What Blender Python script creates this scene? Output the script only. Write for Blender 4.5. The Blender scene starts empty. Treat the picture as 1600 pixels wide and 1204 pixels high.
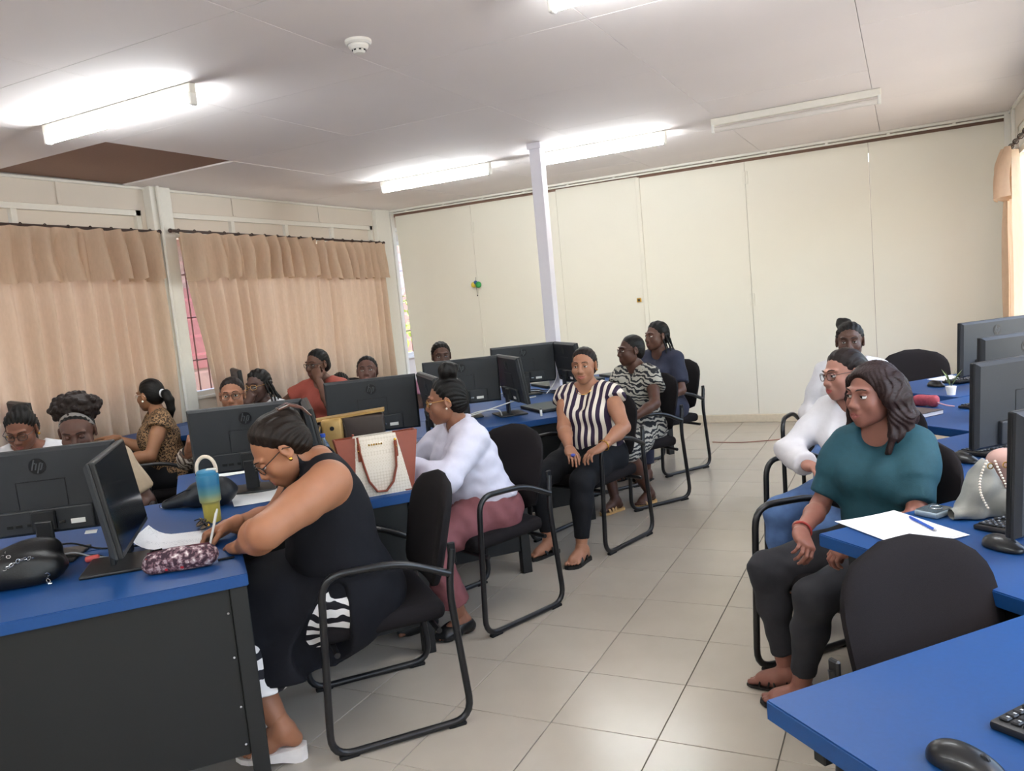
import bpy, bmesh, math, random
import numpy as np
from mathutils import Matrix, Vector
random.seed(7); np.random.seed(7)
SC = bpy.context.scene
COL = SC.collection
PI = math.pi

# ------------------------------------------------------------------ camera, world, lights, exposure
CAMH = 1.545
def make_camera():
    yaw, pit, roll, f = -0.46364, -0.107135, -0.093506, 1251.8
    cy, sy, cp, sp, cr, sr = math.cos(yaw), math.sin(yaw), math.cos(pit), math.sin(pit), math.cos(roll), math.sin(roll)
    fwd = Vector((sy*cp, cy*cp, sp)); right = Vector((cy, -sy, 0)); up = right.cross(fwd)
    r2 = cr*right + sr*up; u2 = -sr*right + cr*up
    cam = bpy.data.cameras.new('camera'); ob = bpy.data.objects.new('camera', cam); COL.objects.link(ob)
    m = Matrix((r2, u2, -fwd)).transposed().to_4x4(); m.translation = (0, 0, CAMH)
    ob.matrix_world = m
    cam.sensor_fit = 'HORIZONTAL'; cam.sensor_width = 36; cam.lens = f/1600*36
    cam.clip_start = 0.05
    SC.camera = ob
make_camera()
SC.view_settings.view_transform = 'Standard'; SC.view_settings.look = 'None'
SC.view_settings.gamma = 1; SC.view_settings.use_curve_mapping = False
SC.view_settings.exposure = 1.50
TUBE_POWER = 34.0
w = bpy.data.worlds.new('sky'); SC.world = w; w.use_nodes = True
nt = w.node_tree; nt.nodes.clear()
sk = nt.nodes.new('ShaderNodeTexSky'); sk.sky_type = 'NISHITA'; sk.sun_disc = False
sk.sun_elevation = math.radians(55); sk.sun_rotation = math.radians(120); sk.air_density = 1.2; sk.dust_density = 2.0
bg = nt.nodes.new('ShaderNodeBackground'); bg.inputs[1].default_value = 0.5
ow = nt.nodes.new('ShaderNodeOutputWorld')
nt.links.new(sk.outputs[0], bg.inputs[0]); nt.links.new(bg.outputs[0], ow.inputs[0])

sl_ = bpy.data.lights.new('sun', 'SUN'); sl_.energy = 5.0; sl_.angle = math.radians(3); sl_.color = (1, .96, .92)
so_ = bpy.data.objects.new('sun', sl_); COL.objects.link(so_); so_.rotation_euler = (math.radians(14), math.radians(8), 0)

# ------------------------------------------------------------------ materials
def lin(h):
    if isinstance(h, str):
        h = h.lstrip('#'); c = [int(h[i:i+2], 16)/255 for i in (0, 2, 4)]
    else: c = h
    return tuple(x/12.92 if x <= .04045 else ((x+.055)/1.055)**2.4 for x in c) + (1,)
_M = {}
def mat(name, col, rough=.6, metal=0, var=.06, nscale=30, bump=0, bscale=200, spec=.4, emit=None, estr=0, sheen=0, coat=0, alpha=1, trans=0, sss=0):
    if name in _M: return _M[name]
    m = bpy.data.materials.new(name); m.use_nodes = True; _M[name] = m
    t = m.node_tree; b = t.nodes['Principled BSDF']
    c = lin(col)
    b.inputs['Roughness'].default_value = rough; b.inputs['Metallic'].default_value = metal
    b.inputs['Specular IOR Level'].default_value = spec
    if sheen: b.inputs['Sheen Weight'].default_value = sheen
    if coat: b.inputs['Coat Weight'].default_value = coat
    if trans: b.inputs['Transmission Weight'].default_value = trans
    if sss:
        b.inputs['Subsurface Weight'].default_value = sss; b.inputs['Subsurface Radius'].default_value = (1, .35, .2); b.inputs['Subsurface Scale'].default_value = .006
    if emit:
        b.inputs['Emission Color'].default_value = lin(emit); b.inputs['Emission Strength'].default_value = estr
    tc = t.nodes.new('ShaderNodeTexCoord')
    if var:
        n = t.nodes.new('ShaderNodeTexNoise'); n.inputs['Scale'].default_value = nscale; n.inputs['Detail'].default_value = 5
        t.links.new(tc.outputs['Object'], n.inputs['Vector'])
        mx = t.nodes.new('ShaderNodeMix'); mx.data_type = 'RGBA'
        mx.inputs[6].default_value = tuple(max(0, x*(1-var*2)) for x in c[:3])+(1,); mx.inputs[7].default_value = tuple(min(1, x*(1+var*2)) for x in c[:3])+(1,)
        t.links.new(n.outputs[0], mx.inputs[0]); t.links.new(mx.outputs[2], b.inputs['Base Color'])
    else: b.inputs['Base Color'].default_value = c
    if bump:
        n2 = t.nodes.new('ShaderNodeTexNoise'); n2.inputs['Scale'].default_value = bscale; n2.inputs['Detail'].default_value = 3
        bp = t.nodes.new('ShaderNodeBump'); bp.inputs['Strength'].default_value = bump; bp.inputs['Distance'].default_value = .002
        t.links.new(tc.outputs['Object'], n2.inputs['Vector']); t.links.new(n2.outputs[0], bp.inputs['Height']); t.links.new(bp.outputs[0], b.inputs['Normal'])
    return m
def ramp_mat(name, build, rough=.7, bump=0, spec=.3):
    """build(tree, objcoord socket) -> colour socket"""
    if name in _M: return _M[name]
    m = bpy.data.materials.new(name); m.use_nodes = True; _M[name] = m
    t = m.node_tree; b = t.nodes['Principled BSDF']; b.inputs['Roughness'].default_value = rough; b.inputs['Specular IOR Level'].default_value = spec
    tc = t.nodes.new('ShaderNodeTexCoord')
    t.links.new(build(t, tc.outputs['Object']), b.inputs['Base Color'])
    if bump:
        n2 = t.nodes.new('ShaderNodeTexNoise'); n2.inputs['Scale'].default_value = 150
        bp = t.nodes.new('ShaderNodeBump'); bp.inputs['Strength'].default_value = bump; bp.inputs['Distance'].default_value = .002
        t.links.new(tc.outputs['Object'], n2.inputs['Vector']); t.links.new(n2.outputs[0], bp.inputs['Height']); t.links.new(bp.outputs[0], b.inputs['Normal'])
    return m
def ramp(t, fac, stops, interp='CONSTANT'):
    r = t.nodes.new('ShaderNodeValToRGB'); r.color_ramp.interpolation = interp
    e = r.color_ramp.elements
    while len(e) > 1: e.remove(e[-1])
    e[0].position = stops[0][0]; e[0].color = lin(stops[0][1])
    for p, c in stops[1:]:
        k = e.new(p); k.color = lin(c)
    t.links.new(fac, r.inputs[0]); return r.outputs[0]
def mapping(t, vec, scale=(1, 1, 1), rot=(0, 0, 0), loc=(0, 0, 0)):
    m = t.nodes.new('ShaderNodeMapping'); m.inputs['Scale'].default_value = scale; m.inputs['Rotation'].default_value = rot; m.inputs['Location'].default_value = loc
    t.links.new(vec, m.inputs['Vector']); return m.outputs[0]

# ------------------------------------------------------------------ objects
def link(name, me, parent=None, m=None):
    o = bpy.data.objects.new(name, me); COL.objects.link(o)
    if parent is not None: o.parent = parent
    if m is not None:
        for q in (m if isinstance(m, (list, tuple)) else [m]): me.materials.append(q)
    return o
def empty(name, loc=(0, 0, 0), rz=0, label=None, cat=None, group=None, parent=None):
    o = bpy.data.objects.new(name, None); COL.objects.link(o); o.location = loc; o.rotation_euler = (0, 0, rz)
    o.empty_display_size = .1
    if parent is not None: o.parent = parent
    tag(o, label, cat, group); return o
def tag(o, label=None, cat=None, group=None, kind=None):
    if label: o['label'] = label
    if cat: o['category'] = cat
    if group: o['group'] = group
    if kind: o['kind'] = kind
    return o
def copy_tree(o, parent=None):
    c = o.copy(); COL.objects.link(c); c.parent = parent
    if parent is not None: c.matrix_parent_inverse = o.matrix_parent_inverse
    for ch in list(o.children): copy_tree(ch, c)
    return c
def hd(d):  # z rotation that turns local +y into direction d
    return math.atan2(-d[0], d[1])

class MB:
    """collects geometry, builds ONE mesh object"""
    def __init__(s): s.v = []; s.f = []; s.mi = []
    def add(s, vs, fs, mi=0):
        b = len(s.v); s.v += [tuple(map(float, p)) for p in vs]
        for q in fs: s.f.append([b+i for i in q]); s.mi.append(mi)
        return s
    def box(s, c, d, mi=0, M=None):
        x, y, z = c; a, b, e = d[0]/2, d[1]/2, d[2]/2
        vs = [(x+i*a, y+j*b, z+k*e) for i in (-1, 1) for j in (-1, 1) for k in (-1, 1)]
        if M is not None: vs = [M @ Vector(p) for p in vs]
        return s.add(vs, [(0, 1, 3, 2), (4, 6, 7, 5), (0, 4, 5, 1), (2, 3, 7, 6), (0, 2, 6, 4), (1, 5, 7, 3)], mi)
    def rbox(s, c, d, r=.01, seg=2, mi=0, M=None):
        bm = bmesh.new(); bmesh.ops.create_cube(bm, size=1)
        for v in bm.verts: v.co = Vector((v.co.x*d[0], v.co.y*d[1], v.co.z*d[2]))
        bmesh.ops.bevel(bm, geom=bm.edges[:], offset=min(r, min(d)*.49), segments=seg, affect='EDGES', profile=.5)
        T = Matrix.Translation(c)
        if M is not None: T = M @ T
        vs = [T @ v.co for v in bm.verts]; bm.verts.index_update()
        fs = [[v.index for v in f.verts] for f in bm.faces]; bm.free()
        return s.add(vs, fs, mi)
    def tube(s, pts, r, seg=8, mi=0, closed=False, flat=1.0):
        P = [Vector(p) for p in pts]; n = len(P); rr = r if isinstance(r, (list, tuple)) else [r]*n
        T = []
        for i in range(n):
            a = P[i-1] if (i > 0 or closed) else P[i]; b = P[(i+1) % n] if (i < n-1 or closed) else P[i]
            T.append((b-a).normalized() if (b-a).length > 1e-9 else Vector((0, 0, 1)))
        up = Vector((0, 0, 1))
        if abs(T[0].dot(up)) > .9: up = Vector((1, 0, 0))
        N = (up - T[0]*up.dot(T[0])).normalized(); vs = []; fs = []
        for i in range(n):
            N = (N - T[i]*N.dot(T[i])).normalized(); B = T[i].cross(N)
            for k in range(seg):
                a = 2*PI*k/seg; vs.append(P[i] + (N*math.cos(a)*flat + B*math.sin(a))*rr[i])
        m = n if closed else n-1
        for i in range(m):
            for k in range(seg):
                j = (i+1) % n
                fs.append((i*seg+k, i*seg+(k+1) % seg, j*seg+(k+1) % seg, j*seg+k))
        if not closed:
            fs.append(tuple(range(seg))[::-1]); fs.append(tuple((n-1)*seg+k for k in range(seg)))
        return s.add(vs, fs, mi)
    def lathe(s, prof, seg=20, mi=0, M=None, c=(0, 0, 0)):
        vs = []; fs = []; n = len(prof)
        for r, z in prof:
            for k in range(seg):
                a = 2*PI*k/seg; vs.append(Vector((c[0]+r*math.cos(a), c[1]+r*math.sin(a), c[2]+z)))
        for i in range(n-1):
            for k in range(seg): fs.append((i*seg+k, i*seg+(k+1) % seg, (i+1)*seg+(k+1) % seg, (i+1)*seg+k))
        fs.append(tuple(range(seg))[::-1]); fs.append(tuple((n-1)*seg+k for k in range(seg)))
        if M is not None: vs = [M @ p for p in vs]
        return s.add(vs, fs, mi)
    def prism(s, poly, z0, z1, mi=0, M=None):
        n = len(poly); vs = [Vector((p[0], p[1], z0)) for p in poly]+[Vector((p[0], p[1], z1)) for p in poly]
        if M is not None: vs = [M @ p for p in vs]
        fs = [tuple(range(n))[::-1], tuple(range(n, 2*n))]+[(i, (i+1) % n, n+(i+1) % n, n+i) for i in range(n)]
        return s.add(vs, fs, mi)
    def ball(s, c, r, seg=14, rings=9, mi=0, M=None):
        r = r if isinstance(r, (list, tuple)) else (r, r, r); vs = []; fs = []
        for i in range(rings+1):
            th = PI*i/rings
            for k in range(seg):
                a = 2*PI*k/seg; vs.append(Vector((c[0]+r[0]*math.sin(th)*math.cos(a), c[1]+r[1]*math.sin(th)*math.sin(a), c[2]+r[2]*math.cos(th))))
        for i in range(rings):
            for k in range(seg): fs.append((i*seg+k, (i+1)*seg+k, (i+1)*seg+(k+1) % seg, i*seg+(k+1) % seg))
        if M is not None: vs = [M @ p for p in vs]
        return s.add(vs, fs, mi)
    def grid(s, nu, nv, fn, mi=0, both=0):
        vs = [fn(i/(nu-1), j/(nv-1)) for i in range(nu) for j in range(nv)]
        fs = [(i*nv+j, (i+1)*nv+j, (i+1)*nv+j+1, i*nv+j+1) for i in range(nu-1) for j in range(nv-1)]
        return s.add(vs, fs, mi)
    def mesh(s, name, smooth=False, ang=35, fix=True):
        me = bpy.data.meshes.new(name); me.from_pydata(s.v, [], s.f)
        me.polygons.foreach_set('material_index', s.mi)
        if fix:
            bm = bmesh.new(); bm.from_mesh(me); bmesh.ops.remove_doubles(bm, verts=bm.verts, dist=1e-6); bmesh.ops.recalc_face_normals(bm, faces=bm.faces[:]); bm.to_mesh(me); bm.free()
        if smooth:
            me.shade_smooth()
            if ang: me.set_sharp_from_angle(angle=math.radians(ang))
        return me
    def build(s, name, m, parent=None, smooth=False, ang=35, loc=None, rz=None, fix=True):
        o = link(name, s.mesh(name, smooth, ang, fix), parent, m)
        if loc is not None: o.location = loc
        if rz is not None: o.rotation_euler = (0, 0, rz)
        return o
def arc(c, r, a0, a1, n, ax=('x', 'z')):
    out = []
    for i in range(n):
        a = math.radians(a0+(a1-a0)*i/(n-1)); p = list(c)
        p['xyz'.index(ax[0])] += r*math.cos(a); p['xyz'.index(ax[1])] += r*math.sin(a); out.append(tuple(p))
    return out
def fillet(pts, r, n=5):
    """polyline with rounded corners"""
    P = [Vector(p) for p in pts]; out = [P[0]]
    for i in range(1, len(P)-1):
        a, b, c = P[i-1], P[i], P[i+1]; d1 = (a-b).normalized(); d2 = (c-b).normalized()
        rr = min(r, (a-b).length*.49, (c-b).length*.49); p, q = b+d1*rr, b+d2*rr
        for k in range(n):
            t = k/(n-1); out.append((1-t)**2*p + 2*t*(1-t)*b + t*t*q)
    out.append(P[-1]); return out
def clip_poly(poly, px, py, nx, ny):
    out = []
    for i in range(len(poly)):
        a, b = poly[i], poly[(i+1) % len(poly)]
        da = (a[0]-px)*nx+(a[1]-py)*ny; db = (b[0]-px)*nx+(b[1]-py)*ny
        if da <= 0: out.append(a)
        if da*db < 0:
            t = da/(da-db); out.append((a[0]+t*(b[0]-a[0]), a[1]+t*(b[1]-a[1])))
    return out

# ------------------------------------------------------------------ common materials
M_wall = mat('painted_wall', '#d8cfc3', .75, var=.015, nscale=2, bump=.05, bscale=80)
M_trimw = mat('white_gloss_trim', '#e2dfd6', .45, var=.02)
M_part = mat('cream_partition', '#e2ddcf', .55, var=.018, nscale=1.5, bump=.03, bscale=60)
M_ceil = mat('ceiling_board', '#e9e2e1', .8, var=.02, nscale=1.2)
M_gap = mat('dark_gap', '#4a3a34', .9)
M_brown = mat('bare_hardboard', '#8d6f60', .85, var=.06, nscale=60)
M_groutm = mat('tile_grout', '#857f76', .9)
M_blue = mat('blue_laminate', '#0b4079', .48, var=.05, nscale=90, bump=.04, bscale=600, spec=.45)
M_black = mat('black_melamine', '#1b1c1c', .5, var=.1, nscale=300, bump=.05, bscale=500)
M_tube = mat('black_steel_tube', '#151517', .33, var=.04, spec=.5)
M_fab = mat('black_woven_fabric', '#201d1e', .95, var=.25, nscale=700, bump=.4, bscale=900, spec=.1)
M_plast = mat('black_plastic', '#1c1d1f', .42, var=.08, nscale=500, bump=.06, bscale=900)
M_plast2 = mat('dark_grey_plastic', '#2b2d30', .55, var=.08, nscale=400, bump=.08, bscale=700)
M_screen = mat('dark_glossy_screen', '#0b0d12', .12, var=0, spec=.6)
M_logo = mat('dark_logo_gloss', '#101114', .3, var=0)
M_silver = mat('bright_steel', '#b9bbbd', .25, metal=1, var=.03)
M_gold = mat('gold_metal', '#d4a64a', .25, metal=1, var=.03)
M_white = mat('white_plastic', '#e6e5e0', .4, var=.02)
M_paper = mat('white_paper', '#efeff0', .7, var=.01)
M_rub = mat('black_rubber', '#111111', .85)
# ------------------------------------------------------------------ the setting
XL, XR, YB, YR, ZC = -5.90, 0.90, 8.72, -2.6, 2.80
def struct(o): o['kind'] = 'structure'; return o
def glass_mat():
    if 'window_glass' in _M: return _M['window_glass']
    m = bpy.data.materials.new('window_glass'); _M['window_glass'] = m; m.use_nodes = True; t = m.node_tree; t.nodes.clear()
    a = t.nodes.new('ShaderNodeBsdfTransparent'); a.inputs[0].default_value = (.93, .95, .94, 1)
    g = t.nodes.new('ShaderNodeBsdfGlossy'); g.inputs['Roughness'].default_value = .05
    x = t.nodes.new('ShaderNodeMixShader'); x.inputs[0].default_value = .08; o = t.nodes.new('ShaderNodeOutputMaterial')
    t.links.new(a.outputs[0], x.inputs[1]); t.links.new(g.outputs[0], x.inputs[2]); t.links.new(x.outputs[0], o.inputs[0]); return m
M_glass = glass_mat()
def cloth_mat(name, col, tcol, fac):
    m = bpy.data.materials.new(name); _M[name] = m; m.use_nodes = True; t = m.node_tree; t.nodes.clear()
    tc = t.nodes.new('ShaderNodeTexCoord'); n = t.nodes.new('ShaderNodeTexNoise'); n.inputs['Scale'].default_value = 60; n.inputs['Detail'].default_value = 6
    t.links.new(mapping(t, tc.outputs['Object'], (1, 1, .35)), n.inputs['Vector'])
    mx = t.nodes.new('ShaderNodeMix'); mx.data_type = 'RGBA'; c = lin(col); mx.inputs[6].default_value = tuple(x*.82 for x in c[:3])+(1,); mx.inputs[7].default_value = tuple(x*1.1 for x in c[:3])+(1,)
    t.links.new(n.outputs[0], mx.inputs[0])
    d = t.nodes.new('ShaderNodeBsdfDiffuse'); l = t.nodes.new('ShaderNodeBsdfTranslucent'); l.inputs[0].default_value = lin(tcol)
    x = t.nodes.new('ShaderNodeMixShader'); x.inputs[0].default_value = fac; o = t.nodes.new('ShaderNodeOutputMaterial')
    t.links.new(mx.outputs[2], d.inputs[0]); t.links.new(d.outputs[0], x.inputs[1]); t.links.new(l.outputs[0], x.inputs[2]); t.links.new(x.outputs[0], o.inputs[0]); return m
M_curt = cloth_mat('beige_curtain_cloth', '#cdbba6', '#dfbb9c', .36)

# floor: slab with recessed joints, tiles laid on it
fl = MB().box(((XL+XR)/2, (YR+11)/2, -.056), (XR-XL+.3, 11-YR+.3, .1)).build('floor', M_groutm); struct(fl)
def tile_mat():
    m = mat('beige_glazed_tile', '#a89f93', .22, var=.035, nscale=5, bump=.02, bscale=6, spec=.42)
    return m
M_tile = tile_mat()
tile_me = MB().rbox((0, 0, -.004), (.3965, .3965, .008), .0012, 1).mesh('tile'); tile_me.materials.append(M_tile)
far = MB(); nt_ = 0
for i in range(-12, 6):
    for j in range(-13, 16):
        x, y = -1.42+.4*i, 2.70+.4*j
        if x < XL+.15 or x > XR-.1+.15 or y < YR or y > YB: continue
        if -3.0 < x and .9 < y and nt_ < 300:
            o = link('tile', tile_me, fl); o.location = (x, y, 0); nt_ += 1
        else: far.box((x, y, -.004), (.3965, .3965, .008))
o = far.build('tile_field', M_tile, fl); o['kind'] = 'stuff'

# ceiling boards
ce = MB().box(((XL+XR)/2, (YR+YB)/2, ZC+.07), (XR-XL+.3, YB-YR+.3, .1)).build('ceiling', M_trimw); struct(ce)
xs = [XL, -4.63, -3.51, -2.39, -1.28, -.17, XR]; ys = [YR, -1.75, -.65, .45, 1.55, 2.60, 3.70, 4.82, 5.92, 7.02, 8.10, YB]
for i in range(len(xs)-1):
    for j in range(len(ys)-1):
        bare = (i == 0 and j == 6)
        cx, cy = (xs[i]+xs[i+1])/2, (ys[j]+ys[j+1])/2
        mb = MB().rbox((0, 0, .01), (xs[i+1]-xs[i]-.0028, ys[j+1]-ys[j]-.0028, .02), .001, 1)
        q = mb.build('ceiling_board', M_brown if bare else M_ceil, ce); q.location = (cx, cy, ZC+(.012 if bare else random.uniform(0, .0015)))
        if bare: q['label'] = 'bare brown hardboard panel'

# left wall with window openings (y0, y1, z0, z1)
W1 = (2.75, 4.97); W2 = (5.27, 8.36); W3 = (8.82, 10.6); ZS, ZT = .92, 2.60
wl = MB(); T = .14; xc = XL-T/2
def wall_x(mb, xc, segs):
    for y0, y1, z0, z1 in segs: mb.box((xc, (y0+y1)/2, (z0+z1)/2), (T, y1-y0, z1-z0))
wall_x(wl, xc, [(YR, 11, 0, ZS), (YR, 11, ZT, ZC), (YR, -1.9, ZS, ZT), (.3, W1[0], ZS, ZT), (W1[1], W2[0], ZS, ZT), (W2[1], W3[0], ZS, ZT), (W3[1], 11, ZS, ZT)])
wall_left = struct(wl.build('wall_left', M_wall))
tr = MB()
tr.rbox((XL+.045, 5.12, 1.4), (.09, .22, 2.8), .006)                 # broad post
tr.build('post', M_trimw, wall_left)
MB().tube([(XL+.11, 5.075, 0), (XL+.11, 5.075, 2.8)], .016).build('conduit', M_trimw, wall_left, True)
MB().rbox((XL+.03, 8.52, 1.4), (.06, .30, 2.8), .006).build('post', M_trimw, wall_left)
for y in (4.22, 6.05, 7.35): MB().rbox((XL+.006, y, 2.70), (.012, .035, .19), .003, 1).build('batten', M_wall, wall_left)
MB().rbox((XL+.012, (YR+YB)/2, 2.788), (.024, YB-YR-.1, .022), .004, 1).build('cornice', M_trimw, wall_left)
struct(MB().rbox((XL+.01, (YR+YB)/2, .05), (.02, YB-YR-.1, .1), .004, 1).build('baseboard_left', M_trimw))
def window(name, y0, y1, x, sgn, nmull):
    """x = inner wall face, sgn = direction towards outdoors"""
    fr = MB(); d = .10; xm = x+sgn*.06
    for z in (ZS+.02, 2.40, ZT-.02): fr.box((xm, (y0+y1)/2, z), (d, y1-y0, .05))
    for y in [y0+.02, y1-.02]: fr.box((xm, y, (ZS+ZT)/2), (d, .05, ZT-ZS))
    w = struct(fr.build(name, M_trimw))
    n = nmull
    for k in range(1, n): MB().box((xm, y0+(y1-y0)*k/n, (ZS+ZT)/2), (d*.8, .045, ZT-ZS-.06)).build('mullion', M_trimw, w)
    for k in range(n):
        a, b = y0+(y1-y0)*k/n+.03, y0+(y1-y0)*(k+1)/n-.03
        MB().box((xm, (a+b)/2, 2.495), (.02, b-a, .13)).build('transom_panel', M_wall, w)
        for q in range(8):
            zz = ZS+.13+q*.17
            pm = Matrix.Translation((xm, (a+b)/2, zz)) @ Matrix.Rotation(sgn*math.radians(25), 4, 'Y')
            MB().box((0, 0, 0), (.006, b-a, .16), M=pm).build('pane', M_glass, w)
    g = MB()
    k = int((y1-y0)/.13)
    for i in range(k+1): yy = y0+.05+i*(y1-y0-.1)/k; g.tube([(xm+sgn*.045, yy, ZS+.03), (xm+sgn*.045, yy, 2.38)], .007, 6)
    for zz in (1.25, 1.65, 2.05): g.tube([(xm+sgn*.045, y0+.03, zz), (xm+sgn*.045, y1-.03, zz)], .007, 6)
    g.build('grille', mat('red_brown_grille', '#6b3535', .6), w)
    MB().rbox((x+sgn*.02, (y0+y1)/2, ZS-.012), (.10, y1-y0+.08, .03), .005, 1).build('sill', M_trimw, w)
    return w
window('window_1', *W1, XL, -1, 2); window('window_2', *W2, XL, -1, 4); window('window_3', *W3, XL, -1, 2); window('window_4', -1.9, .3, XL, -1, 2)

# back partition of tall boards, brown strip above it, conduit rail
wb = MB().box(((XL+XR)/2, YB+.34, 2.765), (XR-XL+.3, .6, .07)).box((-2.4, YB+.06, 2.70), (6.66, .03, .14)).build('wall_back', M_brown); struct(wb)
pb = [(-5.70, -4.70), (-4.70, -3.57), (-3.57, -2.60), (-2.60, -1.45), (-1.45, -.28), (-.28, .86)]
tilt = [.015, .008, .004, 0, 0, .0]
for i, (a, b) in enumerate(pb):
    top = 2.722 if i < 2 else (2.74 if i < 3 else 2.722)
    sl = .06 if i == 0 else 0
    mb = MB().prism([(a, .085), (b-.004, .085), (b-.004, top), (a-(.10 if i == 0 else 0), top)], -YB-.03, -YB, M=Matrix.Rotation(PI/2, 4, 'X'))
    q = mb.build('partition_panel', M_part, wb); q.location = (0, tilt[i]*.4, 0)
MB().rbox((-2.595, YB-.008, 1.41), (.045, .02, 2.64), .003, 1).build('panel_trim', M_part, wb)
for x, z in ((-1.45, 2.56), (-1.45, 1.30), (-4.70, 2.45), (-4.70, 1.05)):
    MB().rbox((x, YB-.004, z), (.05, .008, .13), .002, 1).tube([(x, YB-.01, z-.065), (x, YB-.01, z+.065)], .006, 6).build('hinge', M_part, wb)
MB().rbox((-2.675, YB-.008, 1.40), (.05, .014, .045), .003, 1).rbox((-2.675, YB-.018, 1.40), (.022, .012, .02), .002, 1, mi=1).build('latch', [M_gold, M_plast], wb)
struct(MB().rbox(((XL+XR)/2+.15, YB-.008, .042), (XR-XL-.35, .03, .084), .004, 1).build('baseboard_back', mat('cream_skirting', '#cfc2ab', .5)))
cd = MB().rbox(((XL+XR)/2, YB-.03, 2.787), (XR-XL-.02, .045, .026), .004, 1); cdo = struct(cd.build('trim_1', M_trimw))
rail = MB().tube([(XL+.05, YB-.035, 2.757), (XR-.03, YB-.035, 2.757)], .0105, 8).build('conduit', M_trimw, cdo, True)
for k in range(12): MB().rbox((XL+.3+k*.55, YB-.035, 2.765), (.03, .024, .03), .003, 1).build('conduit_clip', M_trimw, cdo)
struct(MB().rbox((XL+.03, YB+.0, 1.4), (.07, .07, 2.8), .005, 1).build('trim_2', M_trimw))
struct(MB().rbox((XR-.03, YB-.03, 1.4), (.05, .05, 2.78), .005, 1).build('trim_3', M_trimw))
# beyond the partition: end wall of the next room
struct(MB().box((-2.5, 11.07, 1.4), (7.2, .14, 2.8)).build('wall_far', mat('dim_brown_wall', '#6b574b', .8)))
# right wall, rear wall
wr = MB(); xc = XR+T/2
wall_x(wr, xc, [(YR, 11, 0, ZS), (YR, 11, ZT, ZC), (YR, -1.9, ZS, ZT), (.3, 1.0, ZS, ZT), (3.6, 4.0, ZS, ZT), (8.3, 11, ZS, ZT)])
wall_right = struct(wr.build('wall_right', M_wall))
window('window_5', 4.0, 8.3, XR, 1, 4); window('window_6', -1.9, .3, XR, 1, 2); window('window_added', 1.0, 3.6, XR, 1, 3)  # last one is an unseen window, added to let in more daylight
MB().rbox((XR-.012, 8.45, 1.4), (.024, .10, 2.8), .004, 1).build('post', M_trimw, wall_right)
MB().rbox((XR-.012, (YR+YB)/2, 2.785), (.024, YB-YR-.1, .028), .004, 1).build('cornice', M_trimw, wall_right)
struct(MB().box(((XL+XR)/2, YR-.07, 1.4), (XR-XL+.3, .14, 2.8)).build('wall_rear', M_wall))
# free-standing column
struct(MB().rbox((-2.70, 6.26, 1.4), (.10, .10, 2.8), .006).rbox((-2.70, 6.26, 2.775), (.125, .125, .05), .004).build('column', mat('white_column', '#dcd9e2', .45, var=.01)))

# outdoors seen through the slits between curtains and posts
gr = struct(MB().box((-2.5, 4, -.25), (60, 60, .2)).build('ground', mat('pale_concrete_yard', '#c4b7a6', .95, var=.1, nscale=2)))
hb = MB(); hb.box((0, 6, 1.6), (.3, 28, 3.4))
house = hb.build('neighbour_house', mat('pink_render', '#7d625d', .8, var=.1, nscale=3)); house.location = (-10.5, 4.5, -.15)
tag(house, 'pinkish wall of the neighbouring house glimpsed past the curtain edges', 'house')
for y in (-2.5, 1.5, 4.5): MB().box((.16, y, 1.7), (.06, 1.4, 1.3)).build('shutter', mat('dark_red_shutter', '#7a4547', .7), house)
MB().box((.4, 0, 3.25), (1.2, 16.4, .12)).build('roof', mat('rust_roof', '#7c4a3c', .8), house)
for k, (x, y, r) in enumerate(((-8.6, 9.9, .9), (-8.9, 12.9, 1.0))):
    b = MB(); rnd = random.Random(k)
    for q in range(420):
        v = Vector((rnd.gauss(0, 1), rnd.gauss(0, 1), rnd.gauss(0, 1))).normalized()*r*rnd.uniform(.75, 1.05); s_ = .09
        d1 = Vector((rnd.gauss(0, 1), rnd.gauss(0, 1), rnd.gauss(0, 1))).normalized()*s_; d2 = v.cross(d1).normalized()*s_*.5
        b.add([v-d1, v+d2, v+d1, v-d2], [(0, 1, 2, 3)])
    o = b.build('garden_bush', mat('bush_leaf', '#8fa14a', .7, var=.3, nscale=4), fix=False); o.location = (x, y, r-.1)
    tag(o, 'yellow-green bush outside, glimpsed beside the corner post' if k == 0 else 'bush outside behind the first one', 'bush', kind='stuff')

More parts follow.
